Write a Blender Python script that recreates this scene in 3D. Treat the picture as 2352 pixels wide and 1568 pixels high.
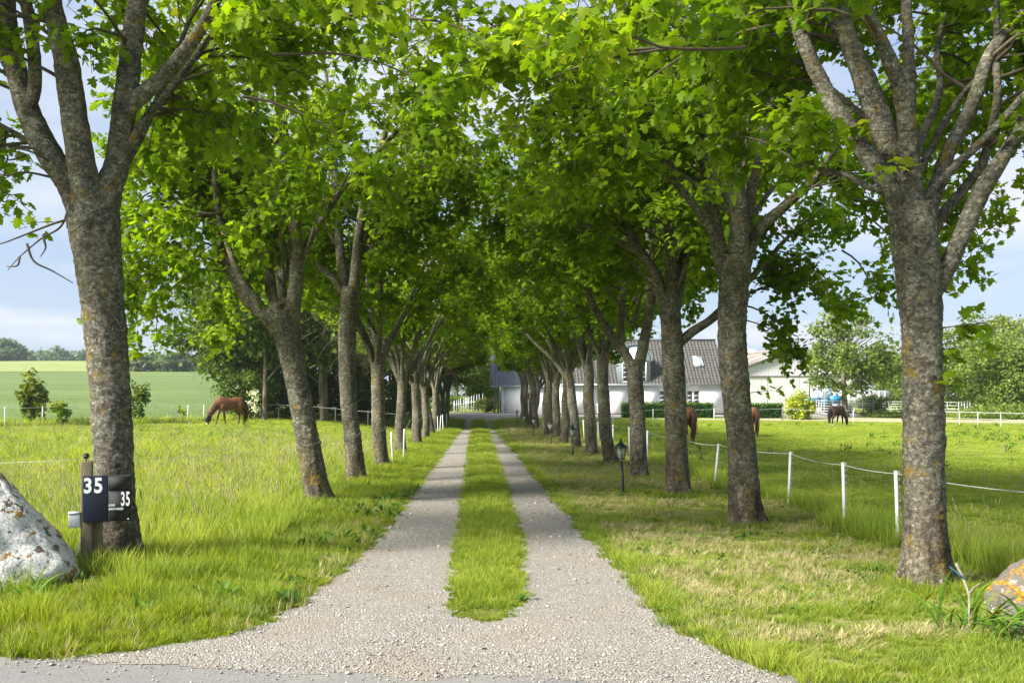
import bpy, math, random
import numpy as np
from mathutils import Vector, Matrix

# ------------------------------------------------------------------ scene, camera, light
for _o in list(bpy.data.objects):
    bpy.data.objects.remove(_o)
scene = bpy.context.scene
COL = scene.collection
EYE = 1.7            # camera height (m)
FPX = 2240.0         # focal length in pixels of a 2352 px wide picture
VPX, HZY = 1098.0, 922.0   # vanishing point of the drive in that picture

cam_data = bpy.data.cameras.new('camera')
cam = bpy.data.objects.new('camera', cam_data)
COL.objects.link(cam)
scene.camera = cam
cam.location = (0, 0, EYE)
cam.rotation_euler = (math.pi / 2, 0, 0)
cam_data.sensor_width = 36.0
cam_data.lens = FPX / 2352 * 36.0
cam_data.shift_x = (1176 - VPX) / 2352
cam_data.shift_y = (HZY - 784) / 2352
cam_data.clip_start = 0.1
cam_data.clip_end = 6000

SUN_DIR = Vector((0.95, 0.50, -0.80)).normalized()     # the way the light travels
sun_elev = math.asin(-SUN_DIR.z)
sun_az = math.atan2(-SUN_DIR.x, -SUN_DIR.y)
sd = bpy.data.lights.new('sun', 'SUN')
sd.energy = 5.0
sd.angle = math.radians(15.0)
sd.color = (1.0, 0.95, 0.86)
sun = bpy.data.objects.new('sun', sd)
COL.objects.link(sun)
sun.rotation_euler = SUN_DIR.to_track_quat('-Z', 'Y').to_euler()

world = bpy.data.worlds.new('World')
scene.world = world
world.use_nodes = True
wn = world.node_tree
for n in list(wn.nodes):
    wn.nodes.remove(n)


def wnode(t, **kw):
    n = wn.nodes.new(t)
    for k, v in kw.items():
        setattr(n, k, v)
    return n


w_out = wnode('ShaderNodeOutputWorld')
w_bg = wnode('ShaderNodeBackground')
w_sky = wnode('ShaderNodeTexSky', sky_type='NISHITA')
w_sky.sun_disc = False
w_sky.sun_elevation = sun_elev
w_sky.sun_rotation = sun_az
w_sky.altitude = 50
w_sky.air_density = 1.0
w_sky.dust_density = 1.6
w_sky.ozone_density = 1.5
w_tc = wnode('ShaderNodeTexCoord')
w_sep = wnode('ShaderNodeSeparateXYZ')
wn.links.new(w_tc.outputs['Generated'], w_sep.inputs[0])
w_add = wnode('ShaderNodeMath', operation='ADD')
w_add.inputs[1].default_value = 0.10
w_max = wnode('ShaderNodeMath', operation='MAXIMUM')
w_max.inputs[1].default_value = 0.0
wn.links.new(w_sep.outputs['Z'], w_max.inputs[0])
wn.links.new(w_max.outputs[0], w_add.inputs[0])
w_dx = wnode('ShaderNodeMath', operation='DIVIDE')
w_dy = wnode('ShaderNodeMath', operation='DIVIDE')
wn.links.new(w_sep.outputs['X'], w_dx.inputs[0])
wn.links.new(w_add.outputs[0], w_dx.inputs[1])
wn.links.new(w_sep.outputs['Y'], w_dy.inputs[0])
wn.links.new(w_add.outputs[0], w_dy.inputs[1])
w_com = wnode('ShaderNodeCombineXYZ')
wn.links.new(w_dx.outputs[0], w_com.inputs[0])
wn.links.new(w_dy.outputs[0], w_com.inputs[1])
w_com.inputs[2].default_value = 3.7
w_noise = wnode('ShaderNodeTexNoise')
w_noise.inputs['Scale'].default_value = 0.75
w_noise.inputs['Detail'].default_value = 7.0
w_noise.inputs['Roughness'].default_value = 0.55
wn.links.new(w_com.outputs[0], w_noise.inputs['Vector'])
w_veil = wnode('ShaderNodeMixRGB')
w_veil.inputs['Fac'].default_value = 0.72
w_veil.inputs['Color2'].default_value = (1.72, 2.12, 2.9, 1)
wn.links.new(w_sky.outputs['Color'], w_veil.inputs['Color1'])
w_ramp = wnode('ShaderNodeValToRGB')
w_ramp.color_ramp.elements[0].position = 0.44
w_ramp.color_ramp.elements[0].color = (0, 0, 0, 1)
w_ramp.color_ramp.elements[1].position = 0.70
w_ramp.color_ramp.elements[1].color = (0.9, 0.9, 0.9, 1)
wn.links.new(w_noise.outputs['Fac'], w_ramp.inputs['Fac'])
w_mix = wnode('ShaderNodeMixRGB')
w_mix.inputs['Color2'].default_value = (3.7, 3.75, 3.9, 1)
wn.links.new(w_ramp.outputs['Color'], w_mix.inputs['Fac'])
wn.links.new(w_veil.outputs['Color'], w_mix.inputs['Color1'])
wn.links.new(w_mix.outputs['Color'], w_bg.inputs['Color'])
w_bg.inputs['Strength'].default_value = 0.105
wn.links.new(w_bg.outputs[0], w_out.inputs['Surface'])

scene.view_settings.view_transform = 'Standard'
scene.view_settings.look = 'None'
scene.view_settings.gamma = 1.0
scene.view_settings.exposure = 1.36
scene.view_settings.use_curve_mapping = False
try:
    scene.cycles.max_bounces = 6
    scene.cycles.diffuse_bounces = 4
    scene.cycles.transmission_bounces = 4
    scene.cycles.transparent_max_bounces = 8
except Exception:
    pass

rnd = random.Random(7)
RS = np.random.RandomState


# ------------------------------------------------------------------ helpers
def srgb(r, g, b):
    def f(c):
        c /= 255.0
        return c / 12.92 if c <= 0.04045 else ((c + 0.055) / 1.055) ** 2.4
    return (f(r), f(g), f(b), 1.0)


def ss(a, b, x):
    t = np.clip((np.asarray(x, float) - a) / (b - a), 0, 1)
    return t * t * (3 - 2 * t)


def pix(u, v, Y):
    """a point at distance Y along the drive seen at picture position (u, v)"""
    return np.array([(u - VPX) / FPX * Y, Y, EYE - (v - HZY) / FPX * Y])


def vnoise(p):
    p = np.asarray(p, float)
    i = np.floor(p).astype(np.int64)
    f = p - i
    f = f * f * (3 - 2 * f)

    def h(dx, dy, dz):
        n = (i[:, 0] + dx) * 374761393 + (i[:, 1] + dy) * 668265263 + (i[:, 2] + dz) * 1440662683
        n = (n ^ (n >> 13)) * 1274126177
        n = n ^ (n >> 16)
        return (n & 0xffff) / 65535.0
    r = 0
    for dx in (0, 1):
        wx = f[:, 0] if dx else 1 - f[:, 0]
        for dy in (0, 1):
            wy = f[:, 1] if dy else 1 - f[:, 1]
            for dz in (0, 1):
                wz = f[:, 2] if dz else 1 - f[:, 2]
                r = r + wx * wy * wz * h(dx, dy, dz)
    return r


def fbm(p, oct=3):
    p = np.asarray(p, float)
    a, t, s = 0.5, 0, 0
    for k in range(oct):
        t = t + a * vnoise(p * 2 ** k + 17.3 * k)
        s += a
        a *= 0.5
    return t / s


_LP = [(60, 0), (120, 2.3), (250, 8.4), (400, 17.6), (480, 19.8), (560, 20.5), (800, 19), (3000, 15)]
_RP = [(100, 0), (150, .3), (300, 1.5), (600, 4), (3000, 9)]


def H(x, y):
    """height of the ground"""
    x = np.asarray(x, float)
    y = np.asarray(y, float)
    lf = ss(3, 12, -x)
    near = 0.62 * ss(60, 92, y) * (1 - lf) + (0.45 * ss(18, 50, y) + 0.25 * ss(50, 66, y)) * lf
    a = -x / np.maximum(y, 1.0)
    wl = ss(.08, .30, a)
    far = wl * np.interp(y, *zip(*_LP)) + (1 - wl) * np.interp(y, *zip(*_RP))
    bump = 0.05 * (fbm(np.stack([x * .35, y * .35, x * 0], -1).reshape(-1, 3), 2).reshape(x.shape) - .5)
    bump = bump * ss(1.6, 3.5, np.abs(x)) * ss(5.8, 8, y)
    return near + far + bump


def Hs(x, y):
    return float(H(np.array([x]), np.array([y]))[0])


class Geo:
    def __init__(self):
        self.v, self.lp, self.tot, self.n, self.a = [], [], [], 0, []

    def add(self, v, f, tint=None):
        v = np.asarray(v, float).reshape(-1, 3)
        f = np.asarray(f, np.int64)
        self.v.append(v)
        self.lp.append((f + self.n).ravel())
        self.tot.append(np.full(len(f), f.shape[1], np.int64))
        if tint is None:
            tint = np.zeros(len(v))
        elif np.isscalar(tint):
            tint = np.full(len(v), float(tint))
        self.a.append(np.asarray(tint, float))
        self.n += len(v)
        return self

    def box(self, lo, hi, M=None):
        x0, y0, z0 = lo
        x1, y1, z1 = hi
        v = np.array([[x0, y0, z0], [x1, y0, z0], [x1, y1, z0], [x0, y1, z0],
                      [x0, y0, z1], [x1, y0, z1], [x1, y1, z1], [x0, y1, z1]], float)
        if M is not None:
            v = v @ np.array(M.to_3x3()).T + np.array(M.translation)
        return self.add(v, [[0, 3, 2, 1], [4, 5, 6, 7], [0, 1, 5, 4], [1, 2, 6, 5], [2, 3, 7, 6], [3, 0, 4, 7]])

    def poly(self, pts):
        return self.add(pts, [list(range(len(pts)))])

    def prism(self, pts2, d0, d1, axis='y'):
        """outline pts2 (x, z) pushed along y from d0 to d1"""
        n = len(pts2)
        a = [(p[0], d0, p[1]) for p in pts2]
        b = [(p[0], d1, p[1]) for p in pts2]
        base = self.n
        self.add(a + b, [[i, (i + 1) % n, n + (i + 1) % n, n + i] for i in range(n)])
        self.n -= 0
        self.lp.append(np.array(list(range(n))[::-1]) + base)
        self.tot.append(np.array([n]))
        self.lp.append(np.array(list(range(n, 2 * n))) + base)
        self.tot.append(np.array([n]))
        return self

    def tube(self, pts, rads, n=8, flat=None, tint=None, cap=True):
        v, f = tube_arrays(pts, rads, n, flat)
        base = self.n
        self.add(v, f, tint)
        if cap:
            k = len(pts)
            self.lp.append(np.arange(n)[::-1] + base)
            self.tot.append(np.array([n]))
            self.lp.append(np.arange(n) + base + (k - 1) * n)
            self.tot.append(np.array([n]))
        return self

    def mesh(self, name):
        me = bpy.data.meshes.new(name)
        v = np.concatenate(self.v)
        lp = np.concatenate(self.lp).astype(np.int32)
        tot = np.concatenate(self.tot).astype(np.int32)
        me.vertices.add(len(v))
        me.vertices.foreach_set('co', v.astype(np.float32).ravel())
        me.loops.add(len(lp))
        me.loops.foreach_set('vertex_index', lp)
        me.polygons.add(len(tot))
        st = np.concatenate([[0], np.cumsum(tot)[:-1]]).astype(np.int32)
        me.polygons.foreach_set('loop_start', st)
        me.polygons.foreach_set('loop_total', tot)
        at = me.attributes.new('tint', 'FLOAT', 'POINT')
        at.data.foreach_set('value', np.concatenate(self.a).astype(np.float32))
        me.update(calc_edges=True)
        return me

    def obj(self, name, mat, parent=None, smooth=False, **tags):
        me = self.mesh(name)
        return mk(name, me, mat, parent, smooth, **tags)


def mk(name, me, mat=None, parent=None, smooth=False, **tags):
    if mat is not None and len(me.materials) == 0:
        me.materials.append(mat)
    if smooth:
        me.polygons.foreach_set('use_smooth', np.ones(len(me.polygons), bool))
    o = bpy.data.objects.new(name, me)
    COL.objects.link(o)
    if parent is not None:
        o.parent = parent
    tag(o, **tags)
    return o


def tag(o, label=None, cat=None, group=None, kind=None):
    if label:
        o['label'] = label
    if cat:
        o['category'] = cat
    if group:
        o['group'] = group
    if kind:
        o['kind'] = kind
    return o


def empty(name, loc=(0, 0, 0), rz=0.0, **tags):
    o = bpy.data.objects.new(name, None)
    COL.objects.link(o)
    o.location = loc
    o.rotation_euler = (0, 0, rz)
    o.empty_display_size = 0.2
    return tag(o, **tags)


def copy_tree(o, parent=None):
    c = o.copy()
    COL.objects.link(c)
    c.parent = parent
    for ch in list(o.children):
        copy_tree(ch, c)
    return c


def tube_arrays(pts, rads, n=8, flat=None):
    P = np.asarray(pts, float)
    k = len(P)
    R = np.full(k, rads, float) if np.isscalar(rads) else np.asarray(rads, float)
    T = np.gradient(P, axis=0)
    T /= np.linalg.norm(T, axis=1)[:, None] + 1e-9
    ref = np.array([1.0, 0, 0]) if abs(T[0][0]) < 0.8 else np.array([0, 1.0, 0])
    U = np.zeros((k, 3))
    u = ref - T[0] * ref.dot(T[0])
    u /= np.linalg.norm(u)
    for i in range(k):
        u = u - T[i] * u.dot(T[i])
        u /= np.linalg.norm(u) + 1e-9
        U[i] = u
    W = np.cross(T, U)
    a = np.linspace(0, 2 * math.pi, n, endpoint=False)
    ca, sa = np.cos(a), np.sin(a)
    fl = 1.0 if flat is None else flat
    V = P[:, None, :] + R[:, None, None] * (ca[None, :, None] * U[:, None, :] + fl * sa[None, :, None] * W[:, None, :])
    i = np.arange(k - 1)[:, None] * n
    j = np.arange(n)[None, :]
    jn = (j + 1) % n
    F = np.stack([i + j, i + jn, i + n + jn, i + n + j], -1).reshape(-1, 4)
    return V.reshape(-1, 3), F


def spline(pts, step):
    """Catmull-Rom through pts (N x K), resampled about every step metres"""
    P = np.asarray(pts, float)
    P = np.vstack([2 * P[0] - P[1], P, 2 * P[-1] - P[-2]])
    out = []
    for i in range(1, len(P) - 2):
        p0, p1, p2, p3 = P[i - 1:i + 3]
        m = max(2, int(np.linalg.norm(p2[:3] - p1[:3]) / step))
        t = np.linspace(0, 1, m, endpoint=False)[:, None]
        out.append(0.5 * (2 * p1 + (p2 - p0) * t + (2 * p0 - 5 * p1 + 4 * p2 - p3) * t ** 2 + (3 * p1 - p0 - 3 * p2 + p3) * t ** 3))
    out.append(P[-2][None])
    return np.concatenate(out)


# ------------------------------------------------------------------ materials
class NT:
    def __init__(self, name):
        self.m = bpy.data.materials.new(name)
        self.m.use_nodes = True
        self.t = self.m.node_tree
        for n in list(self.t.nodes):
            self.t.nodes.remove(n)
        self.out = self.n('ShaderNodeOutputMaterial')

    def n(self, typ, ins=None, **kw):
        nd = self.t.nodes.new(typ)
        for k, v in kw.items():
            setattr(nd, k, v)
        for k, v in (ins or {}).items():
            self.set(nd.inputs[k], v)
        return nd

    def set(self, sock, v):
        if isinstance(v, bpy.types.NodeSocket):
            self.t.links.new(v, sock)
        elif isinstance(v, bpy.types.Node):
            self.t.links.new(v.outputs[0], sock)
        else:
            sock.default_value = v

    def pos(self, scale=(1, 1, 1), space='world', rot=(0, 0, 0)):
        if space == 'world':
            s = self.n('ShaderNodeNewGeometry').outputs['Position']
        else:
            s = self.n('ShaderNodeTexCoord').outputs['Object']
        return self.n('ShaderNodeMapping', {'Vector': s, 'Scale': scale, 'Rotation': rot}).outputs[0]

    def noise(self, vec, scale, detail=4, rough=.55, dist=0.0):
        return self.n('ShaderNodeTexNoise', {'Vector': vec, 'Scale': scale, 'Detail': detail, 'Roughness': rough, 'Distortion': dist}).outputs['Fac']

    def ramp(self, fac, *stops):
        r = self.n('ShaderNodeValToRGB', {'Fac': fac})
        e = r.color_ramp.elements
        while len(e) < len(stops):
            e.new(0.5)
        for i, (p, c) in enumerate(stops):
            e[i].position = p
            e[i].color = c if hasattr(c, '__len__') else (c, c, c, 1)
        return r.outputs['Color']

    def mix(self, fac, a, b, mode='MIX'):
        r = self.n('ShaderNodeMixRGB', blend_type=mode)
        self.set(r.inputs['Fac'], fac)
        self.set(r.inputs['Color1'], a)
        self.set(r.inputs['Color2'], b)
        return r.outputs[0]

    def math(self, op, a, b=0.0, c=None):
        r = self.n('ShaderNodeMath', operation=op)
        self.set(r.inputs[0], a)
        self.set(r.inputs[1], b)
        if c is not None:
            self.set(r.inputs[2], c)
        return r.outputs[0]

    def smooth(self, v, a, b):
        r = self.n('ShaderNodeMapRange', interpolation_type='SMOOTHSTEP')
        self.set(r.inputs['Value'], v)
        r.inputs['From Min'].default_value = a
        r.inputs['From Max'].default_value = b
        return r.outputs[0]

    def attr(self, name):
        return self.n('ShaderNodeAttribute', attribute_name=name).outputs['Fac']

    def bump(self, h, strength=.5, dist=.02):
        return self.n('ShaderNodeBump', {'Height': h, 'Strength': strength, 'Distance': dist}).outputs[0]

    def principled(self, color, rough=.8, bump=None, metal=0.0, spec=.3, **ins):
        b = self.n('ShaderNodeBsdfPrincipled')
        self.set(b.inputs['Base Color'], color)
        self.set(b.inputs['Roughness'], rough)
        self.set(b.inputs['Metallic'], metal)
        self.set(b.inputs['Specular IOR Level'], spec)
        if bump is not None:
            self.set(b.inputs['Normal'], bump)
        for k, v in ins.items():
            self.set(b.inputs[k.replace('_', ' ')], v)
        return b.outputs[0]

    def surf(self, s):
        self.t.links.new(s, self.out.inputs['Surface'])
        return self.m


def leafy(name, stops, trans=.4, pos_scale=None, alt=None, rough=.55, rand_mix=.25, gloss=.14):
    """leaf or blade: colour from the 'tint' attribute, a little per object, light shining through"""
    k = NT(name)
    c = k.ramp(k.attr('tint'), *stops)
    if pos_scale:
        f = k.noise(k.pos((pos_scale,) * 3), 1.0, 3)
        c = k.mix(k.smooth(f, .42, .62), c, k.mix(1.0, c, alt, 'MULTIPLY'))
    r = k.n('ShaderNodeObjectInfo').outputs['Random']
    c = k.mix(rand_mix, c, k.mix(1.0, c, k.ramp(r, (0, (.55, .62, .55, 1)), (1, (1.35, 1.25, 1.3, 1))), 'MULTIPLY'))
    p = k.principled(c, rough, spec=gloss)
    tr = k.n('ShaderNodeBsdfTranslucent', {'Color': k.mix(1.0, c, (1.48, 1.48, .45, 1), 'MULTIPLY')}).outputs[0]
    mx = k.n('ShaderNodeMixShader', {0: trans, 1: p, 2: tr}).outputs[0]
    return k.surf(mx)


M = {}
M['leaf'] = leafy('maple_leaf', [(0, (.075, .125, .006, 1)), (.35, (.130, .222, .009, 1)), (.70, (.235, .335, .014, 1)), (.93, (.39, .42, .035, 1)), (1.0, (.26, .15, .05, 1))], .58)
M['leaf_bg'] = leafy('tree_leaf', [(0, (.045, .075, .012, 1)), (.5, (.105, .165, .025, 1)), (1, (.25, .31, .06, 1))], .34)
M['leaf_far'] = leafy('far_leaf', [(0, (.06, .10, .045, 1)), (.5, (.105, .16, .06, 1)), (1, (.18, .24, .085, 1))], .25)
M['leaf_gold'] = leafy('golden_leaf', [(0, (.05, .11, .015, 1)), (.45, (.16, .25, .02, 1)), (1, (.62, .58, .06, 1))], .25)
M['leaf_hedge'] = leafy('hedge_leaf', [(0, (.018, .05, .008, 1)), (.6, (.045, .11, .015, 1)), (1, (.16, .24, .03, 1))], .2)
M['leaf_copper'] = leafy('copper_leaf', [(0, (.07, .10, .02, 1)), (.5, (.17, .22, .03, 1)), (.85, (.34, .36, .06, 1)), (1, (.50, .16, .09, 1))], .35)
M['flower'] = leafy('white_blossom', [(0, (.6, .62, .5, 1)), (1, (.85, .85, .78, 1))], .3)
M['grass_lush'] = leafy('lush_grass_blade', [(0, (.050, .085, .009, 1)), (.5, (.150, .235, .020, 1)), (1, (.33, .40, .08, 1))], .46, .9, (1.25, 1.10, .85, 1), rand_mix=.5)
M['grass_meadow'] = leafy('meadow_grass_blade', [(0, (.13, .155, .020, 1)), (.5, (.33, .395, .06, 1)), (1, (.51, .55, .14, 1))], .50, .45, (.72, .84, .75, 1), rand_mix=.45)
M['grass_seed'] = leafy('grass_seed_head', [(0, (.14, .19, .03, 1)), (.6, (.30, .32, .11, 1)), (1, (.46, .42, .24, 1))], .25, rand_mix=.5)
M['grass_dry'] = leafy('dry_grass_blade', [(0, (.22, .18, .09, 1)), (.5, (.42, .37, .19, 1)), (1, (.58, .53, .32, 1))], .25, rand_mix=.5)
M['strap_leaf'] = leafy('strap_leaf', [(0, (.05, .10, .012, 1)), (.5, (.10, .21, .02, 1)), (1, (.24, .36, .06, 1))], .3)
M['weed'] = leafy('weed_leaf', [(0, (.02, .06, .01, 1)), (.5, (.06, .14, .02, 1)), (1, (.13, .24, .04, 1))], .3, rand_mix=.4)


def mat_bark():
    k = NT('maple_bark')
    p = k.pos()
    flat = k.pos((15, 15, 24))
    tall = k.pos((16, 16, 3.0))
    n1 = k.noise(flat, 1.0, 7, .68, 1.6)
    n2 = k.noise(tall, 1.0, 5, .6, .4)
    n3 = k.noise(p, 42, 4, .7)
    base = k.ramp(n1, (.27, (.046, .041, .033, 1)), (.48, (.130, .122, .098, 1)), (.74, (.31, .30, .25, 1)))
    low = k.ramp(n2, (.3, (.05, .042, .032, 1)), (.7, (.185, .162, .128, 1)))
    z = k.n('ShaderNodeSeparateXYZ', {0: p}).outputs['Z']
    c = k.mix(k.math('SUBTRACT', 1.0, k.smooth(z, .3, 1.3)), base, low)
    c = k.mix(.75, c, k.mix(1.0, c, k.ramp(n3, (.28, (.42, .42, .42, 1)), (.68, (1.45, 1.45, 1.42, 1))), 'MULTIPLY'))
    wob = k.n('ShaderNodeVectorMath', {0: k.pos((27, 27, 30)), 1: k.n('ShaderNodeTexNoise', {'Vector': p, 'Scale': 16.0, 'Detail': 3.0}).outputs['Color']}, operation='ADD').outputs[0]
    fl = k.n('ShaderNodeTexVoronoi', {'Vector': wob, 'Scale': 1.0, 'Randomness': 1.0})
    fr = k.n('ShaderNodeSeparateXYZ', {0: fl.outputs['Color']}).outputs[0]
    c = k.mix(.8, c, k.mix(1.0, c, k.ramp(fr, (0, (.55, .53, .50, 1)), (.6, (1.0, 1.0, 1.0, 1)), (1, (1.6, 1.62, 1.58, 1))), 'MULTIPLY'))
    blot = k.noise(k.pos((1, 1, .6)), 4.5, 5, .62)
    c = k.mix(1.0, c, k.ramp(blot, (.32, (.58, .56, .54, 1)), (.5, (1, 1, 1, 1)), (.68, (1.42, 1.42, 1.36, 1))), 'MULTIPLY')
    big = k.noise(p, 1.6, 3, .6)
    c = k.mix(k.math('MULTIPLY', k.smooth(big, .5, .72), .55), c, k.mix(.5, c, (.105, .085, .022, 1)))
    # moss higher up where the limbs divide
    c = k.mix(k.math('MULTIPLY', k.smooth(z, 1.2, 3.2), k.math('MULTIPLY', k.math('MULTIPLY', k.smooth(k.noise(p, 3.2, 5, .65), .38, .58), k.smooth(k.noise(p, 26, 4, .7), .40, .56)))), c, k.ramp(n3, (.3, (.09, .068, .014, 1)), (.7, (.25, .185, .045, 1))))
    # orange lichen and pale round lichen
    li = k.math('MULTIPLY', k.smooth(k.noise(p, 5.0, 7, .76), .555, .61), k.smooth(k.noise(p, 1.3, 3), .40, .55))
    c = k.mix(k.math('MULTIPLY', li, .85), c, k.ramp(n3, (.3, (.15, .095, .014, 1)), (.7, (.33, .23, .04, 1))))
    vo = k.n('ShaderNodeTexVoronoi', {'Vector': k.n('ShaderNodeVectorMath', {0: p, 1: k.n('ShaderNodeTexNoise', {'Vector': p, 'Scale': 9.0}).outputs['Color']}, operation='ADD').outputs[0], 'Scale': 4.2})
    pale = k.math('MULTIPLY', k.math('SUBTRACT', 1.0, k.smooth(vo.outputs['Distance'], .13, .19)), k.smooth(k.noise(p, .9, 2), .46, .56))
    c = k.mix(k.math('MULTIPLY', pale, .8), c, k.ramp(n3, (.3, (.26, .27, .22, 1)), (.7, (.48, .49, .43, 1))))
    h = k.math('ADD', k.math('MULTIPLY', k.math('ADD', n1, k.math('MULTIPLY', fr, .45)), .8), k.math('ADD', k.math('MULTIPLY', n3, .5), k.math('MULTIPLY', n2, .3)))
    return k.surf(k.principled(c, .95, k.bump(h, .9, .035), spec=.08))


M['bark'] = mat_bark()


def mat_simple(name, col, rough=.6, metal=0, spec=.4, vary=.15, scale=6, bump=0, space='obj', pscale=(1, 1, 1)):
    k = NT(name)
    p = k.pos(pscale, space)
    n = k.noise(p, scale, 5, .6)
    lo = tuple(max(0, c * (1 - vary)) for c in col[:3]) + (1,)
    hi = tuple(min(1, c * (1 + vary)) for c in col[:3]) + (1,)
    c = k.ramp(n, (.3, lo), (.7, hi))
    b = k.bump(k.noise(p, scale * 6, 4), bump, .01) if bump else None
    return k.surf(k.principled(c, rough, b, metal, spec))


M['bark_bg'] = mat_simple('far_bark', (.15, .13, .10, 1), .9, vary=.5, scale=3, bump=.6, space='world', pscale=(1, 1, .4), spec=.1)
M['twig'] = mat_simple('twig_bark', (.085, .07, .05, 1), .9, vary=.4, scale=9, space='world', spec=.1)
M['white_plastic'] = mat_simple('white_plastic', (.78, .78, .76, 1), .45, vary=.06, scale=8)
M['wire'] = mat_simple('white_tape', (.72, .73, .72, 1), .6, vary=.1, scale=30)
M['black_plastic'] = mat_simple('black_plastic', (.012, .013, .014, 1), .4, vary=.2)
M['dark_paint'] = mat_simple('dark_paint', (.010, .016, .020, 1), .35, vary=.2)
M['navy'] = mat_simple('navy_enamel', (.012, .017, .035, 1), .35, vary=.12)
M['box_black'] = mat_simple('black_steel', (.014, .016, .016, 1), .75, vary=.15)
M['white_print'] = mat_simple('white_print', (.85, .85, .86, 1), .5, vary=.03)
M['grey_box'] = mat_simple('grey_plastic', (.52, .52, .54, 1), .5, vary=.05)
M['post_wood'] = mat_simple('weathered_wood', (.15, .125, .075, 1), .85, vary=.35, scale=14, bump=.5, pscale=(4, 4, .4))
M['grey_wood'] = mat_simple('grey_wood', (.17, .155, .13, 1), .85, vary=.35, scale=10, bump=.4, pscale=(4, 4, .4))
M['galv'] = mat_simple('galvanised_steel', (.55, .58, .60, 1), .4, .35, vary=.12, scale=5)
M['wall_white'] = mat_simple('limewashed_wall', (.80, .81, .81, 1), .85, vary=.04, scale=1.2, bump=.15, spec=.2)
M['plinth'] = mat_simple('tarred_plinth', (.02, .021, .024, 1), .7, vary=.2)
M['frame_white'] = mat_simple('white_frame', (.80, .80, .78, 1), .45, vary=.03)
M['zinc'] = mat_simple('zinc_sheet', (.34, .41, .43, 1), .45, .5, vary=.12, scale=2)
M['zinc_white'] = mat_simple('white_cladding', (.72, .74, .76, 1), .5, 0, vary=.05, scale=2)
M['barn_white'] = mat_simple('white_sheet', (.64, .625, .63, 1), .55, vary=.05, scale=.6)
M['barn_trim'] = mat_simple('dark_trim', (.10, .095, .085, 1), .8, vary=.2)
M['fibre_roof'] = mat_simple('fibre_cement', (.25, .215, .19, 1), .85, vary=.3, scale=.8, bump=.3)
M['metal_roof'] = mat_simple('grey_sheet_roof', (.115, .125, .14, 1), .5, .3, vary=.12, scale=.9)
M['clear_sheet'] = mat_simple('clear_roof_sheet', (.62, .63, .60, 1), .4, vary=.1)
M['rust_post'] = mat_simple('rusty_steel', (.26, .09, .04, 1), .8, vary=.3)
M['tile'] = mat_simple('concrete_tile', (.105, .101, .092, 1), .75, vary=.28, scale=3.5, bump=.2, spec=.25)
M['tractor_blue'] = mat_simple('blue_paint', (.03, .19, .33, 1), .35, vary=.12)
M['rubber'] = mat_simple('tyre_rubber', (.02, .02, .02, 1), .85, vary=.3)
M['tractor_white'] = mat_simple('white_paint', (.55, .56, .56, 1), .4, vary=.06)
M['blue_rope'] = mat_simple('blue_twine', (.03, .10, .16, 1), .8, vary=.2)
M['stick'] = mat_simple('bleached_stick', (.22, .195, .15, 1), .85, vary=.3, scale=12)
M['cream'] = mat_simple('cream_cable', (.66, .66, .62, 1), .5, vary=.05)


def mat_glass(name='window_glass', col=(.02, .025, .03, 1)):
    k = NT(name)
    return k.surf(k.principled(col, .06, spec=.8))


M['glass'] = mat_glass()


def mat_lampglass():
    k = NT('lamp_glass')
    g = k.n('ShaderNodeBsdfGlass', {'Color': (.93, .95, .95, 1), 'Roughness': .12, 'IOR': 1.1}).outputs[0]
    t = k.n('ShaderNodeBsdfTransparent').outputs[0]
    d = k.principled((.75, .77, .74, 1), .35)
    return k.surf(k.n('ShaderNodeMixShader', {0: .35, 1: k.n('ShaderNodeMixShader', {0: .5, 1: g, 2: t}).outputs[0], 2: d}).outputs[0])


M['lamp_glass'] = mat_lampglass()


def mat_skylight():
    k = NT('skylight_glass')
    return k.surf(k.principled((.60, .63, .66, 1), .12, spec=.9))


M['skylight'] = mat_skylight()


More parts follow.
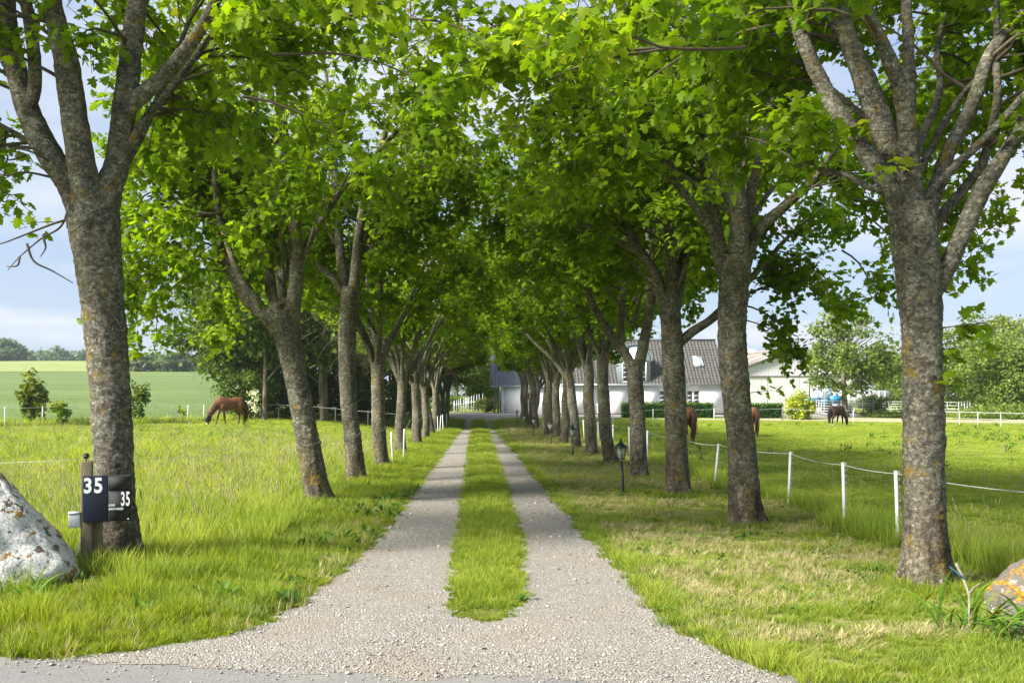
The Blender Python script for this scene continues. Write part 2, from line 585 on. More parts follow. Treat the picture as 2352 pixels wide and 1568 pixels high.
def mat_ground():
    k = NT('meadow_soil')
    p = k.pos()
    sep = k.n('ShaderNodeSeparateXYZ', {0: p})
    x, y = sep.outputs['X'], sep.outputs['Y']
    n1 = k.noise(p, .35, 4)
    n2 = k.noise(p, 3.5, 5, .6)
    n3 = k.noise(p, 22, 5, .7)
    green = k.ramp(n1, (.32, (.175, .24, .03, 1)), (.55, (.25, .315, .04, 1)), (.75, (.31, .355, .055, 1)))
    green = k.mix(.6, green, k.mix(1.0, green, k.ramp(n3, (.3, (.45, .5, .4, 1)), (.72, (1.5, 1.4, 1.3, 1))), 'MULTIPLY'))
    green = k.mix(.5, green, k.mix(1.0, green, k.ramp(n2, (.3, (.65, .72, .6, 1)), (.7, (1.3, 1.2, 1.2, 1))), 'MULTIPLY'))
    # the mown verge on the right, with swaths of dry cuttings lying across it
    st = k.noise(k.pos((.55, 2.1, 1), rot=(0, 0, .12)), 1.0, 5, .62, .8)
    dry = k.ramp(n3, (.28, (.22, .18, .085, 1)), (.7, (.46, .41, .22, 1)))
    dgreen = k.ramp(n3, (.28, (.11, .125, .018, 1)), (.7, (.28, .31, .06, 1)))
    verge = k.mix(k.smooth(st, .44, .60), dgreen, dry)
    mask = k.math('MULTIPLY', k.smooth(x, 1.2, 1.7), k.math('SUBTRACT', 1.0, k.smooth(k.math('ADD', x, k.math('MULTIPLY', n2, .6)), 4.9, 5.5)))
    mask = k.math('MULTIPLY', mask, k.math('SUBTRACT', 1.0, k.smooth(y, 70, 80)))
    c = k.mix(mask, green, verge)
    # worn soil beside the wheel tracks and under the long grass near by
    ax = k.math('ABSOLUTE', k.math('SUBTRACT', x, .1))
    soil = k.ramp(n3, (.3, (.075, .060, .035, 1)), (.7, (.20, .165, .11, 1)))
    worn = k.math('MULTIPLY', k.smooth(k.math('ADD', k.math('SUBTRACT', 2.2, ax), k.math('MULTIPLY', n2, .9)), .75, 1.15), .8)
    worn = k.math('MULTIPLY', worn, k.math('SUBTRACT', 1.0, k.smooth(y, 60, 80)))
    c = k.mix(worn, c, k.mix(.45, soil, dgreen))
    return k.surf(k.principled(c, .95, k.bump(k.math('ADD', n3, n2), .8, .06), spec=.05))


M['ground'] = mat_ground()


def mat_gravel(tan=.0, name='gravel'):
    k = NT(name)
    p = k.pos()
    vo = k.n('ShaderNodeTexVoronoi', {'Vector': p, 'Scale': 66.0})
    vo2 = k.n('ShaderNodeTexVoronoi', {'Vector': p, 'Scale': 170.0})
    n1 = k.noise(p, 1.1, 4)
    n3 = k.noise(p, 30, 5, .7)
    stone = k.ramp(k.n('ShaderNodeSeparateXYZ', {0: vo.outputs['Color']}).outputs[0], (0, (.13, .126, .118, 1)), (.3, (.25, .238, .217, 1)), (.7, (.35, .332, .30, 1)), (1, (.50, .48, .445, 1)))
    fine = k.ramp(k.n('ShaderNodeSeparateXYZ', {0: vo2.outputs['Color']}).outputs[0], (0, (.18, .163, .14, 1)), (1, (.385, .36, .315, 1)))
    c = k.mix(k.smooth(n3, .42, .58), stone, fine)
    c = k.mix(k.smooth(n1, .45, .68), c, k.mix(.5, c, (.32, .265, .205, 1)))
    h = k.math('ADD', k.math('MULTIPLY', vo.outputs['Distance'], -1.0), k.math('MULTIPLY', vo2.outputs['Distance'], -.4))
    return k.surf(k.principled(c, .9, k.bump(h, .75, .022), spec=.12))


M['gravel'] = mat_gravel()


def mat_asphalt():
    k = NT('asphalt')
    p = k.pos()
    vo = k.n('ShaderNodeTexVoronoi', {'Vector': p, 'Scale': 190.0})
    n1 = k.noise(p, 1.6, 4)
    n3 = k.noise(p, 60, 4, .7)
    c = k.ramp(n3, (.25, (.12, .118, .114, 1)), (.75, (.27, .264, .255, 1)))
    c = k.mix(k.smooth(n1, .4, .7), c, k.mix(.5, c, (.27, .25, .22, 1)))
    return k.surf(k.principled(c, .85, k.bump(vo.outputs['Distance'], .5, .006), spec=.25))


M['asphalt'] = mat_asphalt()


def mat_crop(name, c0, c1, lines=True):
    k = NT(name)
    p = k.pos()
    n1 = k.noise(k.pos((.02, .05, 1)), 1.0, 4)
    n3 = k.noise(p, 1.7, 5, .75)
    c = k.ramp(n1, (.3, c0), (.7, c1))
    c = k.mix(.55, c, k.mix(1.0, c, k.ramp(n3, (.3, (.6, .62, .6, 1)), (.7, (1.4, 1.36, 1.4, 1))), 'MULTIPLY'))
    if lines:
        sep = k.n('ShaderNodeSeparateXYZ', {0: k.pos((1, 1, 1), rot=(0, 0, .22))})
        w = k.math('ADD', sep.outputs['Y'], k.math('MULTIPLY', k.noise(k.pos((.02, .02, 1)), 1.0, 2), 14.0))
        m = k.math('ABSOLUTE', k.math('SUBTRACT', k.math('FRACT', k.math('DIVIDE', w, 38.0)), .5))
        c = k.mix(k.math('MULTIPLY', k.math('SUBTRACT', 1.0, k.smooth(m, .006, .022)), .35), c, (.03, .075, .03, 1))
    return k.surf(k.principled(c, .95, k.bump(n3, .9, .25), spec=.05))


M['crop_green'] = mat_crop('young_wheat', (.118, .172, .056, 1), (.165, .225, .080, 1))
M['crop_pale'] = mat_crop('ripening_barley', (.21, .27, .085, 1), (.29, .33, .12, 1), False)
M['far_field'] = mat_crop('far_field', (.17, .24, .08, 1), (.26, .30, .11, 1), False)
M['lane'] = mat_crop('dry_lane', (.33, .32, .17, 1), (.46, .43, .27, 1), False)


def mat_rock(name, base, lich, white):
    k = NT(name)
    p = k.pos(space='obj')
    n1 = k.noise(p, 3.0, 6, .65)
    n2 = k.noise(p, 7.5, 6, .7)
    n3 = k.noise(p, 38, 5, .7)
    c = k.ramp(n1, (.3, tuple(.55 * b for b in base) + (1,)), (.7, tuple(base) + (1,)))
    c = k.mix(k.smooth(n2, *white), c, k.ramp(n3, (.25, (.48, .46, .43, 1)), (.65, (.80, .79, .76, 1))))
    c = k.mix(k.smooth(k.noise(p, 5.5, 5, .7), *lich), c, k.ramp(n3, (.3, (.20, .11, .015, 1)), (.7, (.48, .27, .04, 1))))
    c = k.mix(.5, c, k.mix(1.0, c, k.ramp(n3, (.3, (.55, .55, .55, 1)), (.7, (1.3, 1.3, 1.3, 1))), 'MULTIPLY'))
    return k.surf(k.principled(c, .92, k.bump(k.math('ADD', n3, n2), .8, .03), spec=.15))


M['rock_white'] = mat_rock('white_lichened_rock', (.15, .12, .095), (.565, .60), (.405, .455))
M['rock_orange'] = mat_rock('orange_lichened_rock', (.20, .175, .15), (.52, .58), (.56, .62))


def mat_horse(name, body, legs, sock):
    k = NT(name)
    p = k.n('ShaderNodeTexCoord').outputs['Object']
    sep = k.n('ShaderNodeSeparateXYZ', {0: p})
    z = sep.outputs['Z']
    n = k.noise(p, 5, 4)
    n3 = k.noise(k.pos((60, 20, 60), 'obj'), 1.0, 3)
    c = k.ramp(n, (.3, tuple(.75 * b for b in body) + (1,)), (.7, tuple(1.15 * b for b in body) + (1,)))
    c = k.mix(k.math('SUBTRACT', 1.0, k.smooth(z, .45, .85)), c, tuple(legs) + (1,))
    if sock:
        c = k.mix(k.math('MULTIPLY', k.math('SUBTRACT', 1.0, k.smooth(z, sock - .04, sock + .03)), k.math('SUBTRACT', 1.0, k.smooth(sep.outputs['X'], .62, .75))), c, (.66, .62, .56, 1))
        c = k.mix(k.math('SUBTRACT', 1.0, k.smooth(z, .035, .05)), c, (.07, .06, .05, 1))
    c = k.mix(.3, c, k.mix(1.0, c, k.ramp(n3, (.3, (.7, .7, .7, 1)), (.7, (1.25, 1.25, 1.25, 1))), 'MULTIPLY'))
    return k.surf(k.principled(c, .62, spec=.22))


M['horse_chestnut'] = mat_horse('chestnut_coat', (.155, .064, .027), (.09, .036, .016), 0)
M['horse_dark'] = mat_horse('dark_bay_coat', (.040, .022, .017), (.018, .012, .010), .16)
M['hair_brown'] = mat_simple('brown_hair', (.075, .026, .012, 1), .6, vary=.4, scale=30, pscale=(8, 8, .6))
M['hair_black'] = mat_simple('black_hair', (.010, .009, .011, 1), .55, vary=.4, scale=30, pscale=(8, 8, .6))
M['muzzle_white'] = mat_simple('white_blaze', (.68, .64, .60, 1), .6, vary=.08)
M['hoof'] = mat_simple('hoof', (.07, .055, .045, 1), .6, vary=.2)

# ------------------------------------------------------------------ the ground and the drive
def grid_geo(X, Y, Z, keep=None):
    ny, nx = X.shape
    i = np.arange(ny - 1)[:, None] * nx + np.arange(nx - 1)[None, :]
    F = np.stack([i, i + 1, i + nx + 1, i + nx], -1).reshape(-1, 4)
    if keep is not None:
        F = F[keep.ravel()]
    V = np.stack([X, Y, Z], -1).reshape(-1, 3)
    used = np.unique(F)
    mp = np.full(len(V), -1)
    mp[used] = np.arange(len(used))
    return Geo().add(V[used], mp[F])


def axis(*segs):
    out = []
    for a, b, s in segs:
        out.append(np.arange(a, b, s))
    out.append(np.array([segs[-1][1]]))
    return np.concatenate(out)


gx = axis((-1800, -400, 100), (-400, -120, 14), (-120, -30, 3), (-30, 30, .6), (30, 120, 3), (120, 400, 14), (400, 1800, 100))
gy = axis((-60, 4, 4), (4, 70, .6), (70, 130, 1.5), (130, 620, 7), (620, 3000, 120))
GX, GY = np.meshgrid(gx, gy)
grid_geo(GX, GY, H(GX, GY)).obj('ground', M['ground'], smooth=True, kind='structure', label='grassy ground of the paddocks and verges', cat='ground')

# asphalt of the public road in front
rx = np.linspace(-40, 40, 120)
ry = np.linspace(0, 1, 24)
RX = np.repeat(rx[None], 24, 0)
edge = 6.22 - .13 * (np.clip(rx, -6, 6) + 1.7) + .05 * (fbm(np.stack([rx * 1.2, rx * 0, rx * 0], -1), 3) - .5)
edge_r = edge + .32 * ss(-3.3, -2.6, rx) * (1 - ss(2.2, 3.0, rx))
RY = edge_r[None] * ry[:, None] + (-1.5) * (1 - ry[:, None])
grid_geo(RX, RY, np.full(RX.shape, .004)).obj('road', M['asphalt'], smooth=True, kind='structure', label='grey asphalt road crossing in front of the drive', cat='road')


def drive_edges(y):
    """outer left, inner left, inner right, outer right edge of the wheel tracks at distance y"""
    ol = np.interp(y, [4.0, 6.3, 6.6, 7.0, 7.5, 8.5, 10, 12.4, 20, 59, 75, 78], [-3.9, -3.2, -2.35, -1.93, -1.62, -1.42, -1.31, -1.23, -1.18, -1.05, -1.05, -2.2])
    il = np.interp(y, [7.45, 7.7, 12, 60, 74, 76], [.05, -.22, -.23, -.28, -.28, .08])
    ir = np.interp(y, [7.45, 7.7, 8.4, 12, 60, 74, 76], [.05, .30, .38, .52, .47, .45, .08])
    orr = np.interp(y, [4.0, 5.9, 6.6, 7.35, 8.5, 12.4, 20, 59, 74, 78], [2.9, 2.0, 1.62, 1.47, 1.42, 1.38, 1.32, 1.15, 1.15, 2.6])
    return ol, il, ir, orr


def drive_mask(x, y, w=.09):
    e = (fbm(np.stack([x * 3.2, y * 3.2, x * 0 + 5], -1).reshape(-1, 3), 3).reshape(x.shape) - .5) * 2 * w * 1.6
    ol, il, ir, orr = drive_edges(y)
    m = (x > ol + e) & (x < orr + e) & ~((x > il + e) & (x < ir - e))
    return m


for_y = axis((4.9, 14, .045), (14, 30, .09), (30, 78.2, .2))
for_x = np.arange(-3.9, 2.9, .045)
DX, DY = np.meshgrid(for_x, for_y)
cx = (DX[:-1, :-1] + DX[1:, 1:]) / 2
cy = (DY[:-1, :-1] + DY[1:, 1:]) / 2
keep = drive_mask(cx, cy)
edgeline = np.interp(cx, rx, edge)
keep &= cy > edgeline + .45 * (fbm(np.stack([cx * 2.6, cy * 5, cx * 0], -1).reshape(-1, 3), 4).reshape(cx.shape) - .52)
DZ = H(DX, DY) + .008 + .016 * (fbm(np.stack([DX * 2.5, DY * 2.5, DX * 0 + 9], -1).reshape(-1, 3), 3).reshape(DX.shape) - .5)
DZ = DZ * ss(5.9, 6.7, DY) + (H(DX, DY) + .0055) * (1 - ss(5.9, 6.7, DY))
grid_geo(DX, DY, DZ, keep).obj('gravel_drive', M['gravel'], smooth=True, kind='structure', label='pale gravel drive with two wheel tracks between the tree rows', cat='drive')

# gravel yard at the end of the drive
yx = np.arange(-14, 34, .5)
yy = np.arange(77.5, 108, .5)
YX, YY = np.meshgrid(yx, yy)
cx, cy = (YX[:-1, :-1] + YX[1:, 1:]) / 2, (YY[:-1, :-1] + YY[1:, 1:]) / 2
wob = (fbm(np.stack([cx * .4, cy * .4, cx * 0], -1).reshape(-1, 3), 3).reshape(cx.shape) - .5) * 2.2
island = ((cx + 1.0) / 2.6) ** 2 + ((cy - 95.5) / 1.3) ** 2 < 1
gr2 = ((cx + 4.5) / 3.6) ** 2 + ((cy - 89.2) / 1.6) ** 2 < 1
kp = (cy + wob > 78.6 + .05 * np.abs(cx)) & (cy + wob < 99 - .12 * np.abs(cx + 2)) & ~island & ~gr2
grid_geo(YX, YY, H(YX, YY) + .02, kp).obj('gravel_yard', M['gravel'], smooth=True, kind='structure', label='pale gravel farmyard at the far end of the drive', cat='yard')

# dry lane in front of the big barn
a = np.linspace(14, 62, 120)
t = np.linspace(0, 1, 14)
LX = np.repeat(a[None], 14, 0)
y0 = np.interp(a, [14, 24, 32, 62], [74.5, 73.5, 71, 64])
y1 = np.interp(a, [14, 24, 30, 34, 62], [77, 77.5, 80, 76.5, 68])
wv = (fbm(np.stack([a * .5, a * 0, a * 0], -1), 3) - .5) * 1.6
LY = (y0 + wv)[None] * (1 - t[:, None]) + (y1 - wv)[None] * t[:, None]
grid_geo(LX, LY, H(LX, LY) + .02).obj('dry_lane', M['lane'], smooth=True, kind='structure', label='dry straw-coloured lane in front of the big white barn', cat='lane')


def sector(name, mat, a0, a1, yf0, yf1, off, label, na=90, ny=60):
    A = np.linspace(a0, a1, na)
    T = np.linspace(0, 1, ny) ** 1.5
    Y0 = yf0(A)
    Y1 = yf1(A)
    Yg = Y0[None] * (1 - T[:, None]) + Y1[None] * T[:, None]
    Xg = A[None] * Yg
    return grid_geo(Xg, Yg, H(Xg, Yg) + off).obj(name, mat, smooth=True, kind='structure', label=label, cat='field')


crop_front = lambda A: np.interp(A, [-.75, -.5, -.36, -.27, -.2, -.12], [50, 52.5, 55.5, 60, 66, 84]) + .8 * np.sin(A * 160)
sector('crop_field', M['crop_green'], -.75, -.10, crop_front, lambda A: 250 + 30 * (A + .4) + 0 * A, .10, 'green field of young wheat beyond the left paddock', 140, 120)
sector('pale_field', M['crop_pale'], -.75, -.27, lambda A: 256 + 30 * (A + .4), lambda A: 470 + 0 * A, .12, 'pale barley field below the far woods')
sector('far_meadow', M['far_field'], -.27, -.10, lambda A: 330 + 0 * A, lambda A: 900 + 0 * A, .3, 'distant pale field seen past the hedge end')
sector('back_field', M['far_field'], -.10, .12, lambda A: 128 + 0 * A, lambda A: 420 + 0 * A, .05, 'pale field behind the farmyard trees')


# ------------------------------------------------------------------ tree machinery
def maple_template(full=True):
    if full:
        half = np.array([[0, 0], [.16, -.09], [.46, -.05], [.30, .17], [.62, .42], [.27, .46], [.30, .70], [0, 1.02]])
    else:
        half = np.array([[0, 0], [.46, -.03], [.56, .44], [.24, .62], [0, 1.0]])
    m = len(half)
    R = np.c_[half, np.zeros(m)]
    L = R.copy()
    L[:, 0] *= -1
    V = np.vstack([R, L[1:-1]])
    fr = list(range(m))
    fl = [0, m - 1] + [m + k for k in range(m - 3, -1, -1)]
    V[:, 2] = -.22 * np.abs(V[:, 0]) - .16 * V[:, 1] ** 2
    V[:, 1] += .25          # petiole length
    return V, np.array([fr, fl])


LEAF_FULL = maple_template(True)
LEAF_MID = maple_template(False)
LEAF_QUAD = (np.array([[0, 0, 0], [.42, .45, -.08], [0, 1, -.12], [-.42, .45, -.08]], float), np.array([[0, 1, 2, 3]]))


def frames(D, Nn):
    D = D / (np.linalg.norm(D, axis=1)[:, None] + 1e-9)
    Xa = np.cross(D, Nn)
    Xa /= np.linalg.norm(Xa, axis=1)[:, None] + 1e-9
    Za = np.cross(Xa, D)
    return np.stack([Xa, D, Za], 1)      # rows: local x, y, z


def leaf_mesh(g, P, D, Nn, S, tint, template):
    V, F = template
    R = frames(D, Nn)
    W = np.einsum('kj,njc->nkc', V, R) * S[:, None, None] + P[:, None, :]
    k = len(V)
    idx = (F[None] + (np.arange(len(P)) * k)[:, None, None]).reshape(-1, F.shape[1])
    g.add(W.reshape(-1, 3), idx, np.repeat(tint, k))


def unit(v):
    v = np.asarray(v, float)
    return v / (np.linalg.norm(v) + 1e-9)


def bark_tube(pts, rads, ring, seed, amp, flare=True, z0=0.0):
    """a limb with uneven bark; pts finely sampled"""
    V, F = tube_arrays(pts, rads, ring)
    C = np.repeat(np.asarray(pts, float), ring, 0)
    rr = np.repeat(np.asarray(rads, float), ring)
    d = V - C
    dn = d / (np.linalg.norm(d, axis=1)[:, None] + 1e-9)
    q = V + seed * 3.1
    n1 = fbm(q * np.array([9, 9, 9]), 2) - .5
    n2 = fbm(q * np.array([26, 26, 38]), 3) - .5
    n3 = vnoise(q * np.array([2.2, 2.2, 1.3])) - .5
    off = amp * (n1 * .9 + n2 * 1.1) * np.minimum(1, rr / .12) + rr * .16 * n3
    if flare:
        h = V[:, 2] - z0
        ang = np.arctan2(dn[:, 1], dn[:, 0])
        off = off + rr * np.exp(-np.maximum(h, 0) / .16) * (.38 + .22 * np.sin(ang * 3 + seed) + .14 * np.sin(ang * 5 + 2 * seed))
    return V + dn * off[:, None], F


ENV = []   # tunnel kept clear over the drive


def keep_leaf(P):
    """the drive stays open: no leaves low over it nor low round the trunks"""
    x, z = P[:, 0], P[:, 2]
    top = np.interp(P[:, 1], [10, 15, 30], [4.05, 4.4, 4.5])
    arch = top - .36 * (top - 1.1) * np.clip((np.abs(x - .4) - .8) / 2.2, 0, 1) ** 1.5
    over = (x > -2.7) & (x < 3.6) & (z < arch)
    return ~over


def grow(tree, rs, limbs, axis_xy, opts):
    """side branches, twigs and leaves along each limb (polyline n x 4: x y z r)"""
    br = Geo()
    LP, LD, LN, LS, LT = [], [], [], [], []
    ax = np.array([axis_xy[0], axis_xy[1]])
    nsec = opts.get('sec', 11)
    ntw = opts.get('tw', 8)
    nlf = opts.get('lf', 11)
    lsz = opts.get('size', .104)
    rmax = opts.get('rmax', 3.7)

    def leaves_on(P, d, n, tint, spread, size):
        for_ = rs.rand(n) ** .7
        base = P[0] + (P[-1] - P[0]) * for_[:, None] + rs.randn(n, 3) * spread
        lat = rs.randn(n, 3)
        D = d * .45 + lat * .75 + np.array([0, 0, -.38])
        Nn = np.array([0, 0, 1.0]) + rs.randn(n, 3) * .42 + d * .15
        LP.append(base)
        LD.append(D)
        LN.append(Nn)
        LS.append(size * (.72 + .5 * rs.rand(n)))
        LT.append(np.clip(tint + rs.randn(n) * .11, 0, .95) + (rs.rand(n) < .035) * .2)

    def sec_branch(p0, d0, length, r0, droop, tint):
        k = 7
        P = [p0]
        d = unit(d0)
        for i in range(k):
            d = unit(d + rs.randn(3) * .13 + np.array([0, 0, -droop * i / k]))
            P.append(P[-1] + d * length / k)
        P = np.array(P)
        if not keep_leaf(P[-3:] + np.array([0, 0, .15])).all():
            return
        R = np.linspace(r0, .004, len(P))
        br.tube(P, R, 5, cap=False)
        n_t = max(3, int(ntw * length / 1.6))
        for _ in range(n_t):
            t = .18 + .82 * rs.rand() ** .8
            i = min(k - 1, int(t * k))
            q = P[i] + (P[i + 1] - P[i]) * (t * k - i)
            dd = unit(P[i + 1] - P[i])
            lat = unit(np.cross(dd, rs.randn(3)))
            td = unit(dd * .6 + lat * .9 + np.array([0, 0, .05]))
            tl = (.28 + .38 * rs.rand()) * (1.1 - .35 * t)
            e = q + td * tl + np.array([0, 0, -.10 * tl])
            br.tube([q, (q + e) / 2 + rs.randn(3) * .02, e], [.0055, .004, .0025], 3, cap=False)
            leaves_on(np.array([q, e]), td, rs.poisson(nlf) + 2, np.clip(tint + rs.randn() * .08, .08, .9), .075, lsz)
        leaves_on(np.array([P[-2], P[-1]]), unit(P[-1] - P[-2]), nlf, tint, .07, lsz)

    for L in limbs:
        L = np.asarray(L)
        n = len(L)
        tot = np.linalg.norm(np.diff(L[:, :3], axis=0), axis=1).sum()
        cnt = max(3, int(nsec * tot / 5.0))
        for s in range(cnt):
            t = (s + rs.rand()) / cnt
            t = opts.get('t0', .30) + (1 - opts.get('t0', .30)) * t
            i = min(n - 2, int(t * (n - 1)))
            p, dvec = L[i, :3], unit(L[i + 1, :3] - L[i, :3])
            if p[2] < opts.get('zmin', 3.0):
                continue
            out = np.array([p[0] - ax[0], p[1] - ax[1], 0])
            out = unit(out) if np.linalg.norm(out) > .25 else unit(np.r_[rs.randn(2), 0])
            ang = rs.randn() * .9
            c, sn = math.cos(ang), math.sin(ang)
            out = np.array([out[0] * c - out[1] * sn, out[0] * sn + out[1] * c, 0])
            up = .55 * (t - .25) + .25 * rs.randn()
            d0 = unit(out * 1.0 + dvec * .45 + np.array([0, 0, up]))
            length = (1.0 + 1.25 * rs.rand()) * (1.15 - .45 * t)
            rad = np.linalg.norm(p[:2] - ax)
            length = min(length, max(.5, rmax - rad))
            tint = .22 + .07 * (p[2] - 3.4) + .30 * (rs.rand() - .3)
            sec_branch(p, d0, length, min(.022, .5 * L[i, 3] + .006), .22 + .35 * rs.rand() * (1 - t), tint)
    for (p, d, ln, tint) in opts.get('extra', []):
        sec_branch(np.array(p, float), np.array(d, float), ln, .016, .30, tint)
    for (p, n, tint) in opts.get('sprouts', []):
        p = np.array(p, float)
        for _ in range(max(1, n // 8)):
            td = unit(np.array([rs.randn() * .5, rs.randn() * .6, .1]) + np.array([p[0] - ax[0], p[1] - ax[1], 0]) * 2)
            e = p + td * (.15 + .25 * rs.rand())
            br.tube([p - td * .12, p, e], [.006, .005, .003], 4, cap=False)
            leaves_on(np.array([p + td * .05, e]), td, 8, tint, .05, lsz)
    return br, [np.concatenate(a) for a in (LP, LD, LN, LS, LT)]


def auto_limb(rs, p0, az, tilt, length, r0, bend=.5, wob=.10, up=.0, steps=9):
    """a limb that leaves p0 and curves outward then upward"""
    P = [np.r_[p0, r0]]
    d = np.array([math.sin(tilt) * math.cos(az), math.sin(tilt) * math.sin(az), math.cos(tilt)])
    h = np.array([math.cos(az), math.sin(az), 0])
    for i in range(steps):
        t = (i + 1) / steps
        d = unit(d + h * bend / steps * (1 - 1.3 * t) + rs.randn(3) * wob * np.array([1, 1, .4]) + np.array([0, 0, up / steps]))
        q = P[-1][:3] + d * length / steps
        P.append(np.r_[q, r0 * (1 - .86 * t)])
    return np.array(P)


LEAFMESH = []


def leaf_protos():
    for t in (.2, .35, .5, .62, .75, .9):
        g = Geo()
        g.add(LEAF_FULL[0], LEAF_FULL[1], t)
        me = g.mesh('leaf')
        me.materials.append(M['leaf'])
        LEAFMESH.append((t, me))


leaf_protos()


def add_leaf_objects(crown, arr, count):
    """the leaves that show largest from the entrance become objects of their own"""
    P, D, Nn, S, T = arr
    u = P[:, 0] / P[:, 1] * FPX + VPX
    v = HZY - (P[:, 2] - EYE) / P[:, 1] * FPX
    vis = (u > -20) & (u < 2372) & (v > -20) & (v < 1568)
    score = np.where(vis, S / P[:, 1], 0)
    idx = np.argsort(-score)[:count]
    R = frames(D[idx], Nn[idx])
    for j, i in enumerate(idx):
        me = min(LEAFMESH, key=lambda tm: abs(tm[0] - T[i]))[1]
        o = bpy.data.objects.new('leaf', me)
        COL.objects.link(o)
        o.parent = crown
        m = Matrix(R[j].T.tolist()).to_4x4() @ Matrix.Scale(float(S[i]), 4)
        m.translation = Vector(P[i])
        o.matrix_local = m
    rest = np.ones(len(P), bool)
    rest[idx] = False
    return [a[rest] for a in arr]


def make_tree(label, trunk_pts, limbs, seed, detail, opts, group, nleafobj=0, local=False):
    """trunk_pts: n x 4; limbs: list of n x 4 rough points.  Everything in world space."""
    rs = RS(seed)
    base = trunk_pts[0]
    root = empty('maple_tree', (base[0], base[1], base[2]), label=label, cat='tree', group=group)
    off = np.array([base[0], base[1], base[2]])
    ring, step, amp = {0: (56, .022, .026), 1: (32, .045, .026), 2: (18, .12, .022)}[detail]
    tp = np.asarray(trunk_pts, float)
    tp = np.vstack([[tp[0, 0], tp[0, 1], tp[0, 2] - .12, tp[0, 3]], tp])
    S = spline(tp, step)
    V, F = bark_tube(S[:, :3], S[:, 3], ring, seed, amp, True, base[2])
    g = Geo()
    g.add(V - off, F)
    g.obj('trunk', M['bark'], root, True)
    fine = []
    for li, L in enumerate(limbs):
        L = np.asarray(L, float)
        S = spline(L, step * 2.0)
        S[:, 3] = np.maximum(S[:, 3], .006)
        fine.append(S)
        r2 = max(7, int(ring * .62 * min(1.0, S[:, 3].max() / .12)))
        V, F = bark_tube(S[:, :3], S[:, 3], r2, seed + li + 1, amp * .9, False)
        g = Geo()
        g.add(V - off, F)
        g.obj('limb', M['bark'], root, True)
    br, arr = grow(root, rs, fine, (base[0], base[1]), opts)
    br.v = [v - off for v in br.v]
    br.obj('branches', M['twig'], root, True, kind='stuff')
    ok = keep_leaf(arr[0])
    zz = arr[0][:, 2] - base[2]
    ok &= RS(seed + 5).rand(len(zz)) < np.interp(zz, [0, 6.0, 6.9, 9], [1, 1, .38, .22])  # high leaves thinned out so more sunlight reaches the ground below
    if opts.get('clip') is not None:
        ok &= opts['clip'](arr[0])
    arr = [a[ok] for a in arr]
    crown = Geo()
    cr_obj = bpy.data.objects.new('crown', bpy.data.meshes.new('tmp'))
    COL.objects.link(cr_obj)
    cr_obj.parent = root
    cr_obj['kind'] = 'stuff'
    arrl = arr
    if nleafobj:
        P0 = arr[0]
        arrl = add_leaf_objects_rel(cr_obj, arr, nleafobj, off)
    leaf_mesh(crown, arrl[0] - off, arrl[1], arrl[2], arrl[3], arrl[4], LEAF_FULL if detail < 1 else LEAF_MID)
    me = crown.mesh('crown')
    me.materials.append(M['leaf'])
    cr_obj.data = me
    return root


def add_leaf_objects_rel(crown, arr, count, off):
    r = add_leaf_objects(crown, arr, count)
    for o in crown.children:
        o.matrix_local.translation
        o.location = o.location - Vector(off)
    return r


def limb_px(Y, pts, slope=0.0, ext=None, rs=None):
    """limb given as picture points (u, v, width) at the tree's distance; slope pushes it in depth as it rises"""
    out = []
    v0 = pts[0][1]
    for (u, v, w) in pts:
        Yd = Y + slope * (v0 - v) / FPX * Y
        p = pix(u, v, Yd)
        out.append(np.r_[p, .385 * w / FPX * Yd])
    out = np.array(out)
    if ext:
        d = unit(out[-1, :3] - out[-2, :3])
        k = 6
        p, r = out[-1, :3], out[-1, 3]
        for i in range(k):
            d = unit(d + rs.randn(3) * .12 + np.array([0, 0, .08]))
            p = p + d * ext / k
            out = np.vstack([out, np.r_[p, r * (1 - .85 * (i + 1) / k)]])
    return out


LG = 'maples of the left row'
RG = 'maples of the right row'


def px_trunk(Y, pts):
    out = []
    for (u, v, w) in pts:
        out.append(np.r_[pix(u, v, Y), .425 * w / FPX * Y])
    out = np.array(out)
    out[0, 2] = Hs(out[0, 0], out[0, 1])
    return out


def more_limbs(rs, top, n, azs, length=4.6, r=.05, tilt=(.35, .75), zr=(0, .6), bend=.5):
    out = []
    for i in range(n):
        az = azs[i % len(azs)] + rs.randn() * .25
        p0 = np.array(top[:3]) + np.array([0, 0, zr[0] + (zr[1] - zr[0]) * rs.rand() - .3])
        out.append(auto_limb(rs, p0, az, tilt[0] + (tilt[1] - tilt[0]) * rs.rand(), length * (.8 + .4 * rs.rand()), r * (.8 + .4 * rs.rand()), bend))
    return out


PI = math.pi
# first maple of the left row (behind the mailbox)
rs = RS(101)
Y = 10.05
T = px_trunk(Y, [(270, 1302, 118), (264, 1150, 104), (256, 950, 102), (246, 800, 108), (230, 620, 120), (214, 500, 138)])
limbs = [limb_px(Y, [(222, 560, 105), (165, 430, 78), (105, 340, 72), (50, 210, 64), (12, 20, 60)], .05, 4.2, rs),
         limb_px(Y, [(222, 560, 105), (198, 440, 88), (176, 300, 76), (152, 140, 70), (120, 0, 54)], -.10, 4.0, rs),
         limb_px(Y, [(222, 560, 100), (250, 430, 78), (268, 380, 70), (287, 240, 68), (308, 60, 60)], .12, 4.0, rs),
         limb_px(Y, [(287, 250, 48), (330, 215, 46), (385, 165, 42), (455, 75, 36), (520, -40, 28)], -.35, 3.0, rs),
         limb_px(Y, [(62, 260, 40), (80, 190, 36), (70, 60, 36), (40, -60, 28)], -.3, 2.5, rs)]
limbs += more_limbs(rs, T[-1], 4, [PI * .5, .15, PI * .8, PI * .3], 4.6, .045, zr=(.2, .6))
